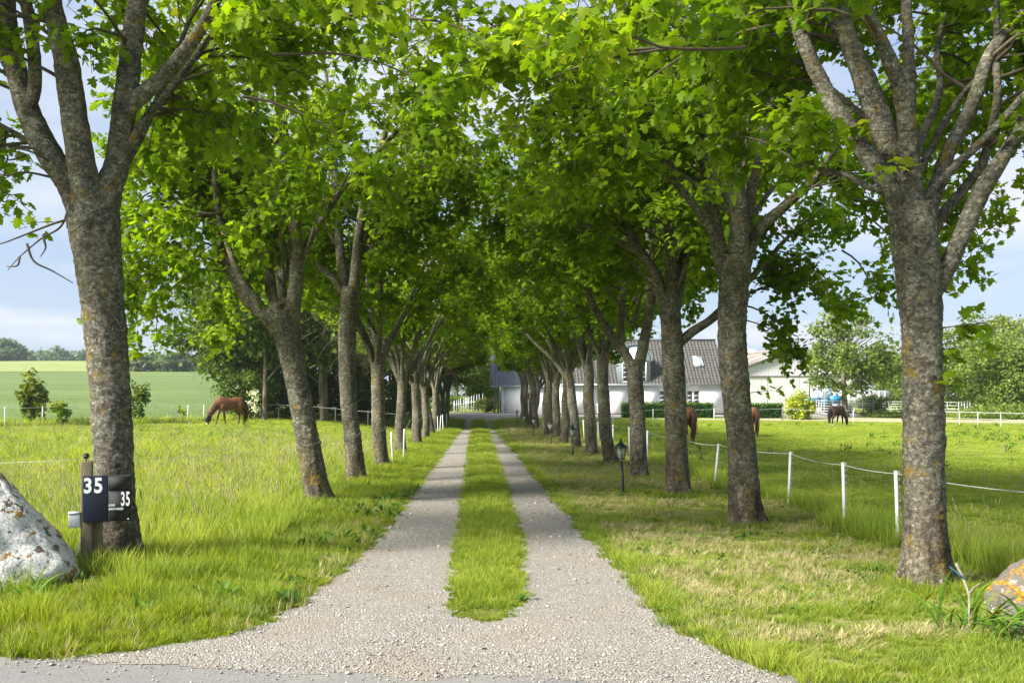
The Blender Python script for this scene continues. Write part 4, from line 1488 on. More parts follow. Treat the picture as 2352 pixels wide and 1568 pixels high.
# ------------------------------------------------------------------ buildings
def window(parent, cx, z0, w, h, y, cols=2, rows=3, name='window', sill=True):
    win = empty(name)
    win.parent = parent
    win.location = (cx, y, z0)
    g = Geo()
    fw = .07
    g.box((-w / 2, -.03, 0), (-w / 2 + fw, .05, h))
    g.box((w / 2 - fw, -.03, 0), (w / 2, .05, h))
    g.box((-w / 2 + fw, -.03, 0), (w / 2 - fw, .05, fw))
    g.box((-w / 2 + fw, -.03, h - fw), (w / 2 - fw, .05, h))
    for c in range(1, cols):
        xx = -w / 2 + w * c / cols
        g.box((xx - .055, -.025, fw), (xx + .055, .045, h - fw))
    for c in range(cols):
        xa = -w / 2 + w * c / cols + (.055 if c else fw)
        xb = -w / 2 + w * (c + 1) / cols - (.055 if c < cols - 1 else fw)
        for r in range(1, rows):
            zz = fw + (h - 2 * fw) * r / rows
            g.box((xa, -.02, zz - .022), (xb, .04, zz + .022))
    g.obj('frame', M['frame_white'], win)
    for c in range(cols):
        xa = -w / 2 + w * c / cols + (.055 if c else fw)
        xb = -w / 2 + w * (c + 1) / cols - (.055 if c < cols - 1 else fw)
        for r in range(rows):
            za = fw + (h - 2 * fw) * r / rows + (.022 if r else 0)
            zb = fw + (h - 2 * fw) * (r + 1) / rows - (.022 if r < rows - 1 else 0)
            p = Geo()
            p.box((xa, .012, za), (xb, .02, zb))
            p.obj('pane', M['glass'], win)
    if sill:
        g = Geo()
        g.box((-w / 2 - .06, -.09, -.07), (w / 2 + .06, .02, -.002))
        g.obj('sill', M['frame_white'], win)
    return win


def tiled_slope(x0, x1, y0, z0, y1, z1, seed=0):
    """roof of interlocking tiles: rolled across, each course stepping over the one below"""
    L = math.hypot(y1 - y0, z1 - z0)
    rows = int(L / .34)
    tw = .30
    ncol = int((x1 - x0) / tw)
    sub = 6
    xs = np.linspace(x0, x1, ncol * sub + 1)
    prof = .030 * np.sin(2 * PI * np.arange(ncol * sub + 1) / sub)
    ny, nz = -(z1 - z0) / L, (y1 - y0) / L
    if nz < 0:
        ny, nz = -ny, -nz
    g = Geo()
    rs = RS(seed)
    for r in range(rows):
        ta, tb = r / rows, (r + 1.12) / rows
        tb = min(tb, 1.0)
        ja = .050 + .008 * rs.randn()
        ring = []
        for (t, lift) in ((ta, .0), (ta, ja), (tb, .012)):
            yy, zz = y0 + (y1 - y0) * t, z0 + (z1 - z0) * t
            off = lift + (prof if lift > 0 else prof * .4)
            ring.append(np.stack([xs, yy + ny * off, zz + nz * off], -1))
        V = np.concatenate(ring)
        n = len(xs)
        F = []
        for a in (0, 1):
            i = np.arange(n - 1)
            F.append(np.stack([a * n + i, a * n + i + 1, (a + 1) * n + i + 1, (a + 1) * n + i], -1))
        g.add(V, np.concatenate(F))
    return g


def farmhouse():
    Yh = 85.0
    z0 = .42
    xa, xb = 7.2, 21.55
    root = empty('farmhouse', (0, Yh, z0), label='white farmhouse with dark tiled roof behind the right row', cat='house')
    D = 8.0
    eave, ridge = 2.86, 6.85
    # front wall with real openings
    wins = [(hx(1384, Yh) + .1, 1.05, 1.15, 1.25), (hx(1456, Yh), 1.05, 1.15, 1.25), (hx(1529, Yh), 1.0, 1.15, 1.25), (hx(1592.5, Yh), 1.0, 1.15, 1.25)]
    g = Geo()
    x = xa
    zlo, zhi = .24, eave
    for (cx, wz, ww, wh) in wins:
        g.box((x, 0, zlo), (cx - ww / 2, .3, zhi))
        g.box((cx - ww / 2, 0, zlo), (cx + ww / 2, .3, wz))
        g.box((cx - ww / 2, 0, wz + wh), (cx + ww / 2, .3, zhi))
        x = cx + ww / 2
    g.box((x, 0, zlo), (xb, .3, zhi))
    g.box((xa, D - .3, zlo), (xb, D, zhi))
    m = D / 2
    for xx in (xa, xb - .3):
        g.box((xx, .3, zlo), (xx + .3, D - .3, zhi))
        v = [(xx, .0, zhi), (xx, D, zhi), (xx, m, ridge - .12), (xx + .3, 0, zhi), (xx + .3, D, zhi), (xx + .3, m, ridge - .12)]
        g.add(v, [[0, 2, 1]]).add(v, [[3, 4, 5]])
    g.obj('wall', M['wall_white'], root)
    g = Geo()
    g.box((xa - .02, -.03, -.4), (xb + .02, D + .03, .24))
    g.obj('plinth', M['plinth'], root)
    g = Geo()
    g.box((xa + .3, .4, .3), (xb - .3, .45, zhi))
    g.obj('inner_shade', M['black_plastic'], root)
    for (cx, wz, ww, wh) in wins:
        window(root, cx, wz, ww, wh, .07)
    g = Geo()
    g.box((xa - .05, -.10, eave - .20), (xb + .05, -.002, eave - .02))
    g.obj('fascia', M['frame_white'], root)
    r = tiled_slope(xa - .1, xb + .1, -.28, eave - .10, m, ridge, 3).obj('roof', M['tile'], root, kind='stuff', label='dark grey interlocking roof tiles')
    tiled_slope(xa - .1, xb + .1, D + .28, eave - .10, m, ridge, 4).obj('roof', M['tile'], root, kind='stuff')
    g = Geo()
    g.tube([(xa - .1, m, ridge + .02), (xb + .1, m, ridge + .02)], .11, 10)
    g.obj('ridge', M['tile'], root)
    g = Geo()
    g.tube([(xa - .1, -.36, eave - .12), (xb + .1, -.36, eave - .12)], .065, 8)
    g.obj('gutter', M['zinc'], root)
    # skylight
    sl = empty('skylight')
    sl.parent = root
    ang = math.atan2(ridge - eave + .1, m + .28)
    t = .50
    sx = hx(1601.5, Yh + 2) + .0
    sl.location = (sx, -.28 + (m + .28) * .50, eave - .10 + (ridge - eave + .10) * .50)
    sl.rotation_euler = (ang, 0, 0)
    g = Geo()
    for lo, hi in (((-.44, -.68, .0), (-.36, .68, .14)), ((.36, -.68, .0), (.44, .68, .14)), ((-.36, -.68, .0), (.36, -.58, .14)), ((-.36, .58, .0), (.36, .68, .14))):
        g.box(lo, hi)
    g.obj('frame', M['zinc'], sl)
    g = Geo()
    g.box((-.36, -.58, .08), (.36, .58, .10))
    g.obj('pane', M['skylight'], sl)
    # dormer with zinc cheeks and an arched front
    dm = empty('dormer')
    dm.parent = root
    dcx = hx(1456.5, Yh)
    dm.location = (dcx, -.02, eave)
    hw = 1.42
    dz = 1.95
    ar = [(hw * math.cos(a), dz + hw * .95 * math.sin(a)) for a in np.linspace(0, PI, 19)]
    g = Geo()
    g.prism([(-hw, -.05)] + [(hw, -.05)] + ar, -.06, 3.6)
    g.obj('cheeks', M['zinc'], dm)
    arw = [((hw - .05) * math.cos(a), dz + .05 + (hw - .10) * .95 * math.sin(a)) for a in np.linspace(0, PI, 19)]
    g = Geo()
    g.prism(arw, -.09, -.061)
    g.obj('arched_front', M['zinc_white'], dm)
    ar2 = [((hw + .14) * math.cos(a), dz + (hw + .10) * .97 * math.sin(a)) for a in np.linspace(0, PI, 19)]
    g = Geo()
    n = len(ar2)
    V = [(p[0], -.22, p[1]) for p in ar2] + [(p[0], 3.6, p[1]) for p in ar2]
    V2 = [(p[0] * .95, -.22, dz + (p[1] - dz) * .95) for p in ar2] + [(p[0] * .95, 3.6, dz + (p[1] - dz) * .95) for p in ar2]
    g.add(V, [[i, i + 1, n + i + 1, n + i] for i in range(n - 1)])
    g.add(V2, [[i + 1, i, n + i, n + i + 1] for i in range(n - 1)])
    g.add([V[i] for i in range(n)] + [V2[i] for i in range(n)], [[i, i + 1, n + i + 1, n + i] for i in range(n - 1)])
    g.obj('dormer_roof', M['zinc'], dm, True)
    w = window(dm, 0, .10, 2.1, 1.75, -.12, 4, 4, sill=False)
    # chimney on the ridge
    g = Geo()
    g.box((xa + 2.2, m - .35, ridge - .5), (xa + 2.9, m + .35, ridge + .9))
    ch = g.obj('chimney', M['wall_white'], r)
    g = Geo()
    g.tube([(xb + .04, -.33, eave - .12), (xb + .04, -.06, eave - .5), (xb + .04, -.06, .1)], .045, 8)
    g.obj('downpipe', M['zinc'], root)
    return root


farmhouse()


def ribbed(g, x0, x1, z_lo, z_hi, y, pitch=.32, depth=.007):
    """upright profiled sheet between z_lo(x) and z_hi(x)"""
    n = int((x1 - x0) / pitch)
    xs, off = [], []
    for i in range(n):
        a = x0 + (x1 - x0) * i / n
        w = (x1 - x0) / n
        xs += [a, a + w * .55, a + w * .65, a + w * .9]
        off += [0, 0, -depth, -depth]
    xs.append(x1)
    off.append(0)
    xs, off = np.array(xs), np.array(off)
    V = np.concatenate([np.stack([xs, y + off, z_lo(xs)], -1), np.stack([xs, y + off, z_hi(xs)], -1)])
    k = len(xs)
    i = np.arange(k - 1)
    g.add(V, np.stack([i, i + 1, k + i + 1, k + i], -1))
    return g


def barn():
    Yb = 104.0
    pk = hx(1829, Yb)
    hw = 6.6
    z0 = Hs(pk, Yb) - .05
    root = empty('barn', (pk, Yb, z0), math.radians(7), label='big white sheet-clad barn with low gable and brown corrugated roof', cat='barn')
    eave, ridge, ln = 4.55, 6.75, 26.0
    trim = 3.78
    roofz = lambda x: eave + (ridge - eave) * (1 - np.abs(x) / hw)
    one = lambda c: (lambda x: x * 0 + c)
    g = Geo()
    ribbed(g, -hw, hw, one(trim + .06), lambda x: roofz(x) - .05, 0)
    g.obj('gable_cladding', M['barn_white'], root, kind='stuff')
    g = Geo()
    g.box((-hw, .05, -.3), (hw, .2, eave))
    g.add([(-hw, .1, eave), (hw, .1, eave), (0, .1, ridge - .05)], [[0, 1, 2]])
    g.box((-hw, .2, -.3), (-hw + .15, ln, eave - .05))
    g.box((hw - .15, .2, -.3), (hw, ln, eave - .05))
    g.obj('wall', M['barn_white'], root)
    for i, (a, b, dy) in enumerate([(-hw, -3.2, -.01), (-3.2, .35, -.09), (.35, 3.9, -.09), (3.9, hw, -.01)]):
        g = Geo()
        ribbed(g, a + .02, b - .02, one(.0), one(trim), dy)
        g.box((a + .02, dy + .005, 0), (b - .02, dy + .035, trim))
        g.obj('sliding_door' if 0 < i < 3 else 'panel', M['barn_white'], root)
    g = Geo()
    g.box((-hw - .05, -.17, trim), (hw + .05, .04, trim + .07))
    g.obj('door_rail', M['barn_trim'], root)
    for s in (-1, 1):
        # corrugated slope
        n = 220
        ys = np.linspace(-.35, ln, n * 2 + 1)
        cor = .03 * np.where(np.arange(n * 2 + 1) % 2 == 0, 1, -1)
        V = np.concatenate([np.stack([ys * 0, ys, ridge + .02 + cor], -1), np.stack([ys * 0 + s * (hw + .35), ys, eave - .10 + cor], -1)])
        k = len(ys)
        i = np.arange(k - 1)
        g = Geo()
        g.add(V, np.stack([i, i + 1, k + i + 1, k + i], -1))
        g.obj('roof', M['fibre_roof'], root, label='weathered brown corrugated roof sheets')
        bar = Geo()
        sl = (ridge - eave + .12) / (hw + .35)
        bar.add([(0, -.40, ridge + .08), (s * (hw + .38), -.40, eave - .06), (s * (hw + .38), -.40, eave - .30), (0, -.40, ridge - .16),
                 (0, -.30, ridge + .08), (s * (hw + .38), -.30, eave - .06), (s * (hw + .38), -.30, eave - .30), (0, -.30, ridge - .16)],
                [[0, 1, 2, 3], [7, 6, 5, 4], [0, 4, 5, 1], [1, 5, 6, 2], [2, 6, 7, 3], [3, 7, 4, 0]])
        bar.obj('bargeboard', M['barn_trim'], root)
    for q in range(3):
        y = 3.0 + q * 5.2
        g = Geo()
        xa, xb = -1.6, -4.6
        zf = lambda x: ridge + .02 + (eave - .12 - ridge) * abs(x) / (hw + .35) + .075
        g.add([(xa, y, zf(xa)), (xa, y + 1.1, zf(xa)), (xb, y + 1.1, zf(xb)), (xb, y, zf(xb))], [[0, 1, 2, 3]])
        g.obj('roof_light', M['clear_sheet'], root)
    g = Geo()
    g.tube([(0, -.45, ridge + .10), (0, ln, ridge + .10)], .14, 10)
    g.obj('ridge_cap', M['fibre_roof'], root)
    g = Geo()
    g.tube([(0, -.42, ridge - .02), (0, -.50, ridge - .02)], .2, 14)
    g.obj('ridge_end', M['barn_white'], root)
    # a silo dome standing on the far side shows over the roof
    return root


barn()
# second barn roof behind, only its end shows
g = Geo()
bx = hx(1752, 128)
zz = Hs(bx, 128)
root = empty('shed', (bx - 3, 128, zz), label='round-topped grain shed showing over the barn roof', cat='shed')
arc = [(3.6 * math.cos(a), 6.1 + 1.9 * math.sin(a)) for a in np.linspace(0, PI, 15)]
g.prism([(-3.6, 0), (3.6, 0)] + arc, 0, 9)
g.obj('shell', M['barn_white'], root)
g = Geo()
g.box((-5.6, 2, 0), (-3.7, 9, 7.2))
g.obj('annexe', M['barn_white'], root)


def garage():
    Yg = 90.0
    z0 = .60
    xa = hx(1136, Yg)
    xb = xa + 8.2
    root = empty('garage', (xa, Yg, z0), label='white garage with grey ribbed metal roof at the end of the drive', cat='garage')
    w, D, eave, ridge = xb - xa, 6.0, 2.72, 5.6
    g = Geo()
    g.box((0.62, 0, -.4), (3.05, .25, eave))
    g.box((3.55, 0, -.4), (w, .25, eave))
    g.box((3.05, 0, -.4), (3.55, .25, 1.3))
    g.box((3.05, 0, 1.9), (3.55, .25, eave))
    g.box((0.62, .25, -.4), (.87, D, eave))
    g.box((w - .25, .25, -.4), (w, D, eave))
    for xx in (.62, w - .25):
        v = [(xx, 0, eave), (xx, D, eave), (xx, D / 2, ridge - .1), (xx + .25, 0, eave), (xx + .25, D, eave), (xx + .25, D / 2, ridge - .1)]
        g.add(v, [[0, 2, 1]]).add(v, [[3, 4, 5]])
    g.obj('wall', M['wall_white'], root)
    wn_ = empty('window')
    wn_.parent = root
    g = Geo()
    g.box((3.05, .08, 1.3), (3.55, .12, 1.9))
    g.obj('pane', M['glass'], wn_)
    g = Geo()
    for lo, hi in (((3.03, -.02, 1.3), (3.09, .07, 1.9)), ((3.51, -.02, 1.3), (3.57, .07, 1.9)), ((3.09, -.02, 1.3), (3.51, .07, 1.36)), ((3.09, -.02, 1.84), (3.51, .07, 1.9)), ((3.28, -.01, 1.36), (3.32, .07, 1.84))):
        g.box(lo, hi)
    g.obj('frame', M['metal_roof'], wn_)
    for s, yy in ((1, 0), (-1, D)):
        n = 34
        g = Geo()
        L = (ridge - eave)
        xs, lift = [], []
        for i in range(n):
            a = -.35 + (w + .7) * i / n
            q = (w + .7) / n
            xs += [a, a + q * .8, a + q * .82, a + q * .98]
            lift += [0, 0, .05, .05]
        xs = np.array(xs)
        lift = np.array(lift)
        y0 = yy - s * .35
        V = np.concatenate([np.stack([xs, xs * 0 + y0, eave - .12 + lift], -1), np.stack([xs, xs * 0 + D / 2, ridge + lift], -1)])
        k = len(xs)
        i = np.arange(k - 1)
        F = np.stack([i, i + 1, k + i + 1, k + i], -1)
        g.add(V, F)
        g.obj('roof', M['metal_roof'], root)
    g = Geo()
    g.box((-.36, -.38, eave - .30), (w + .36, -.28, eave - .14))
    g.obj('gutter', M['zinc'], root)
    g = Geo()
    g.tube([(.98, -.08, eave - .2), (.98, -.08, -.1)], .05, 8)
    g.obj('downpipe', M['zinc'], root)
    # open timber lean-to at the corner
    for xx in (0.0, .34):
        g = Geo()
        g.box((xx - .09, .3, -.4), (xx + .09, .48, eave - .02))
        g.obj('corner_post', M['grey_wood'], root)
    for k in range(9):
        g = Geo()
        g.box((.05 + .06 * 0, .62 + k * .55, -.35), (.09, 1.14 + k * .55, eave - .05))
        g.obj('plank', M['grey_wood'], root)
    g = Geo()
    g.box((-.42, -.2, eave + .06), (-.30, D / 2, eave + .55))
    g.obj('bargeboard', M['grey_wood'], root)
    g = Geo()
    g.tube([(.47, .1, eave - .1), (.47, .1, eave - .28)], .07, 8)
    g.obj('lamp', M['white_plastic'], root)
    return root


garage()


# ------------------------------------------------------------------ yard things on the right
def tractor():
    Yt = 88.0
    x, y, z = gpx(1893, Yt)
    root = empty('tractor', (x, y, z), math.radians(180), label='light blue tractor parked behind the metal hurdles', cat='tractor')
    # faces -x in the picture after turning
    g = Geo()
    g.box((.35, -.36, .85), (2.0, .36, 1.45))
    g.box((2.0, -.30, .95), (2.12, .30, 1.4))
    g.obj('bonnet', M['tractor_blue'], root)
    g = Geo()
    g.box((-1.1, -.35, .6), (1.9, .35, .86))
    g.obj('chassis', M['dark_paint'], root)
    cab = empty('cab')
    cab.parent = root
    g = Geo()
    for (xx, yy) in ((.32, -.62), (.32, .62), (-.95, -.68), (-.95, .68), (-.35, -.68), (-.35, .68)):
        g.tube([(xx, yy, 1.0), (xx * .92, yy * .95, 2.42)], .045, 6)
    g.box((-1.0, -.7, .95), (.36, .7, 1.28))
    g.obj('cab_frame', M['tractor_blue'], cab)
    g = Geo()
    g.box((-1.08, -.76, 2.42), (.46, .76, 2.56))
    g.obj('cab_roof', M['tractor_white'], cab)
    g = Geo()
    g.box((-.93, -.66, 1.3), (-.4, -.64, 2.4))
    g.box((-.3, -.66, 1.3), (.28, -.64, 2.4))
    g.box((-.93, .64, 1.3), (-.4, .66, 2.4))
    g.box((-.3, .64, 1.3), (.28, .66, 2.4))
    g.box((.30, -.58, 1.3), (.315, .58, 2.4))
    g.obj('glazing', M['lamp_glass'], cab)
    for s in (-1, 1):
        for (xx, r, wd, nm) in ((-.75, .80, .42, 'rear_wheel'), (1.55, .52, .32, 'front_wheel')):
            w = empty(nm)
            w.parent = root
            w.location = (xx, s * (.80 if xx < 0 else .66), r)
            g = Geo()
            prof = [(r * .58, -wd / 2), (r * .92, -wd / 2), (r, -wd * .3), (r, wd * .3), (r * .92, wd / 2), (r * .58, wd / 2)]
            n = 28
            a = np.linspace(0, 2 * PI, n, endpoint=False)
            V = np.concatenate([np.stack([q[0] * np.cos(a), 0 * a + q[1], q[0] * np.sin(a)], -1) for q in prof])
            F = []
            for j in range(len(prof)):
                jj = (j + 1) % len(prof)
                i = np.arange(n)
                F.append(np.stack([j * n + i, j * n + (i + 1) % n, jj * n + (i + 1) % n, jj * n + i], -1))
            g.add(V, np.concatenate(F))
            for q in range(18):
                th = 2 * PI * q / 18
                m = Matrix.Rotation(-th, 4, 'Y') @ Matrix.Translation((r, 0, 0))
                g.box((-.01, -wd * .42, -.03), (.035, wd * .42, .03), m)
            g.obj('tyre', M['rubber'], w)
            g = Geo()
            g.tube([(0, -wd * .3, 0), (0, wd * .3, 0)], r * .59, 20)
            g.obj('rim', M['tractor_white'], w)
    g = Geo()
    g.box((-1.3, -1.02, 1.0), (-.2, -.62, 1.62))
    g.box((-1.3, .62, 1.0), (-.2, 1.02, 1.62))
    g.obj('mudguards', M['tractor_blue'], root)
    g = Geo()
    g.tube([(1.25, -.22, 1.45), (1.25, -.22, 1.62), (1.25, -.22, 2.05)], .08, 8)
    g.tube([(1.25, -.22, 2.05), (1.25, -.22, 2.6)], .035, 8)
    g.obj('exhaust', M['dark_paint'], root)
    for s in (-1, 1):
        g = Geo()
        g.tube([(.35, s * .66, 2.1), (.62, s * .98, 2.15)], .02, 6)
        g.box((.58, s * .98 - .12, 1.98), (.63, s * .98 + .12, 2.32))
        g.obj('mirror', M['dark_paint'], root)
    return root


tractor()
# low white livestock trailer next to the tractor
Yt = 92.0
x, y, z = gpx(1955, Yt)
root = empty('trailer', (x, y, z), label='long white trailer body beyond the blue tractor', cat='trailer')
g = Geo()
g.box((-3.2, 0, .55), (3.6, 2.2, 2.15))
g.obj('body', M['tractor_white'], root)
g = Geo()
for k in range(12):
    g.box((-3.0 + k * .56, -.04, .6), (-2.94 + k * .56, -.002, 2.1))
g.obj('ribs', M['tractor_white'], root)
for wx in (-1.2, -.2, 1.8, 2.8):
    g = Geo()
    g.tube([(wx, -.05, .38), (wx, .2, .38)], .38, 18)
    g.obj('wheel', M['rubber'], root)


def hurdle_fence(label, pts, rails, h, name='metal_hurdle'):
    root = empty(name, gp(*pts[0]), label=label, cat='fence', group='galvanised yard hurdles')
    o = np.array(gp(*pts[0]))
    for i in range(len(pts) - 1):
        a = np.array(gp(*pts[i])) - o
        b = np.array(gp(*pts[i + 1])) - o
        for k in range(rails):
            zz = .22 + (h - .22) * k / (rails - 1)
            g = Geo()
            g.tube([a + (0, 0, zz), b + (0, 0, zz)], .028, 6)
            g.obj('rail', M['galv'], root)
        n = max(2, int(np.linalg.norm(b - a) / 1.5) + 1)
        for k in range(n):
            q = a + (b - a) * k / n
            g = Geo()
            g.tube([q + (0, 0, -.1), q + (0, 0, h + .06)], .035, 6)
            g.obj('post', M['galv'], root)
    g = Geo()
    g.tube([b + (0, 0, -.1), b + (0, 0, h + .06)], .035, 6)
    g.obj('post', M['galv'], root)
    return root


P2 = lambda u, Y: (hx(u, Y), Y)
hurdle_fence('galvanised hurdles in front of the blue tractor', [P2(1875, 85), P2(1893, 82), P2(1932, 82), P2(2006, 83)], 6, 1.28)
hurdle_fence('pale metal railings between the yard tree and the nearest right trunk', [P2(2010, 90), P2(2075, 88)], 5, 1.1)
hurdle_fence('pale metal railings right of the nearest right trunk', [P2(2150, 86), P2(2202, 84), P2(2228, 88)], 4, 1.1)
g = Geo()
x, y, z = gpx(1797, 74.5)
g.tube([(0, 0, -.2), (.02, 0, 1.05)], .05, 8)
g.obj('fence_post', M['grey_wood'], label='grey wooden post left of the golden bush', cat='post').location = (x, y, z)
# drawbar implement lying by the trailer
x, y, z = gpx(1975, 80)
root = empty('drawbar', (x, y, z), label='small wheeled drawbar beside the yard tree', cat='implement')
g = Geo()
g.tube([(-.9, 0, .55), (.5, 0, .18)], .04, 6)
g.tube([(.3, 0, .2), (.3, 0, .75)], .03, 6)
g.obj('bar', M['dark_paint'], root)
g = Geo()
g.tube([(-1.0, -.06, .16), (-1.0, .06, .16)], .16, 14)
g.obj('wheel', M['rubber'], root)


# ------------------------------------------------------------------ horses (local: facing +x, origin on the ground under the body)
def ell_tube(g, rows, n=18):
    """rows: (x, y, z, half height, half width, pitch) rings of an animal's body"""
    V = []
    for (x, y, z, rh, rw, pit) in rows:
        a = np.linspace(0, 2 * PI, n, endpoint=False)
        lx = -math.sin(pit) * rh * np.sin(a)
        lz = math.cos(pit) * rh * np.sin(a)
        V.append(np.stack([x + lx, y + rw * np.cos(a), z + lz], -1))
    V = np.concatenate(V)
    k = len(rows)
    i = np.arange(k - 1)[:, None] * n
    j = np.arange(n)[None]
    F = np.stack([i + j, i + (j + 1) % n, i + n + (j + 1) % n, i + n + j], -1).reshape(-1, 4)
    base = g.n
    g.add(V, F)
    g.lp += [np.arange(n)[::-1] + base, np.arange(n) + base + (k - 1) * n]
    g.tot += [np.array([n]), np.array([n])]


def horse(label, loc, rz, scale, coat, hair, legs=None, mask=False, blaze=False, seed=0):
    root = empty('horse', loc, rz, label=label, cat='horse', group='grazing horses')
    root.scale = (scale,) * 3
    g = Geo()
    # barrel from tail to chest
    ell_tube(g, [(-.80, 0, 1.20, .05, .05, 0), (-.77, 0, 1.19, .17, .15, .1), (-.68, 0, 1.18, .27, .24, .1), (-.52, 0, 1.18, .325, .285, 0), (-.30, 0, 1.16, .325, .29, 0), (-.05, 0, 1.12, .335, .30, 0),
                 (.20, 0, 1.115, .36, .295, 0), (.40, 0, 1.15, .385, .265, 0), (.55, 0, 1.16, .36, .225, -.15), (.70, 0, 1.11, .27, .17, -.3), (.78, 0, 1.06, .12, .09, -.4)])
    # neck hanging to the grass
    ell_tube(g, [(.42, 0, 1.24, .27, .15, -.55), (.62, 0, 1.15, .27, .135, -.75), (.80, 0, 1.0, .225, .115, -.9), (.96, 0, .81, .185, .098, -.98), (1.08, 0, .63, .155, .088, -1.0), (1.165, 0, .47, .14, .082, -1.05), (1.20, 0, .40, .10, .07, -1.05)])
    # head
    ell_tube(g, [(1.175, 0, .53, .05, .05, -1.45), (1.19, 0, .49, .115, .085, -1.45), (1.185, 0, .40, .150, .094, -1.5), (1.20, 0, .29, .125, .080, -1.5), (1.215, 0, .19, .092, .064, -1.5), (1.225, 0, .11, .078, .060, -1.5), (1.225, 0, .055, .072, .058, -1.5), (1.22, 0, .025, .045, .04, -1.5)])
    for s in (-1, 1):
        g.tube([(1.165, s * .05, .52), (1.19, s * .075, .60), (1.215, s * .085, .66)], [.034, .034, .006], 7)
    lg = legs or [(.04, .0), (-.10, .0), (.0, .0), (.10, .0)]
    k = 0
    hoofs = []
    for s in (-1, 1):
        d, _ = lg[k]
        k += 1
        P = [(.44, s * .13, 1.08, .16), (.46, s * .145, .90, .125), (.45 + d * .3, s * .145, .76, .088), (.47 + d * .6, s * .14, .53, .060), (.475 + d * .65, s * .14, .46, .060), (.475 + d * .85, s * .14, .26, .040), (.475 + d * .98, s * .14, .135, .047), (.51 + d, s * .14, .075, .042), (.52 + d, s * .14, .0, .058)]
        P = np.array(P)
        Sx = spline(P, .04)
        g.tube(Sx[:, :3], Sx[:, 3], 12)
        hoofs.append((.52 + d, s * .14))
    for s in (-1, 1):
        d, _ = lg[k]
        k += 1
        P = [(-.50, s * .13, 1.20, .20), (-.50, s * .15, 1.0, .205), (-.47 + d * .2, s * .155, .83, .155), (-.56 + d * .5, s * .15, .66, .095), (-.66 + d * .7, s * .145, .54, .068), (-.665 + d * .75, s * .145, .48, .058), (-.635 + d * .85, s * .145, .30, .043), (-.63 + d * .97, s * .145, .145, .048), (-.60 + d, s * .145, .08, .043), (-.585 + d, s * .145, .0, .058)]
        P = np.array(P)
        Sx = spline(P, .04)
        g.tube(Sx[:, :3], Sx[:, 3], 12)
        hoofs.append((-.585 + d, s * .145))
    body = g.obj('body', M[coat], root, True)
    m = body.modifiers.new('remesh', 'REMESH')
    m.mode = 'VOXEL'
    m.voxel_size = .022
    m.use_smooth_shade = True
    m = body.modifiers.new('smooth', 'SMOOTH')
    m.iterations = 5
    m.factor = .5
    rs = RS(seed)
    g = Geo()
    for q in range(46):
        x0 = -.80 + rs.randn() * .018
        y0 = rs.randn() * .025
        le = .75 + .30 * rs.rand()
        sx, sy = -.14 + rs.randn() * .035, rs.randn() * .05
        P = np.array([(x0 + .05, y0 * .5, 1.27), (x0 - .05, y0, 1.24), (x0 - .10 + sx * .3, y0 + sy * .4, 1.05), (x0 - .06 + sx * .6, y0 + sy * .9, 1.2 - le * .6), (x0 - .03 + sx * .5, y0 + sy * 1.2, 1.2 - le)])
        Sx = spline(P, .08)
        g.tube(Sx, np.linspace(.026, .006, len(Sx)), 5, cap=False)
    g.obj('tail', M[hair], root, True)
    g = Geo()
    for q in range(52):
        t = q / 51
        p = np.array([(.40, 0, 1.51), (.66, 0, 1.36), (.90, 0, 1.10), (1.09, 0, .84), (1.235, 0, .585)])
        c = spline(p, .02)
        i = int(t * (len(c) - 1))
        b = c[i]
        yy = .055
        e = b + np.array([-.06 + rs.randn() * .02, yy + .08 + .02 * rs.rand(), -.12 - .05 * rs.rand()])
        g.tube([b + (0, 0, -.02), (b + e) / 2 + (0, .05, .03), e], [.014, .014, .004], 5, cap=False)
    g.obj('mane', M[hair], root, True)
    for (hxx, hyy) in hoofs:
        g = Geo()
        g.tube([(hxx + .012, hyy, .0), (hxx, hyy, .06)], [.064, .050], 12)
        g.obj('hoof', M['hoof'], root, True)
    if mask:
        g = Geo()
        ell_tube(g, [(1.172, 0, .55, .075, .065, -1.45), (1.19, 0, .50, .135, .103, -1.45), (1.185, 0, .40, .172, .112, -1.5), (1.20, 0, .29, .150, .098, -1.5), (1.213, 0, .20, .118, .082, -1.5)])
        for s in (-1, 1):
            g.tube([(1.165, s * .05, .53), (1.195, s * .08, .63), (1.23, s * .105, .74)], [.045, .043, .010], 8)
        mk_ = g.obj('fly_mask', M['black_plastic'], root, True, label='black mesh fly mask with ear covers')
        g = Geo()
        ell_tube(g, [(1.219, 0, .155, .104, .075, -1.5), (1.220, 0, .135, .102, .074, -1.5)])
        g.obj('noseband', M['black_plastic'], mk_, True)
    if blaze:
        g = Geo()
        ell_tube(g, [(1.245, 0, .135, .070, .052, -1.5), (1.252, 0, .09, .066, .050, -1.5), (1.250, 0, .045, .062, .047, -1.5)])
        g.obj('blaze', M['muzzle_white'], root, True, label='white muzzle patch')
    return root


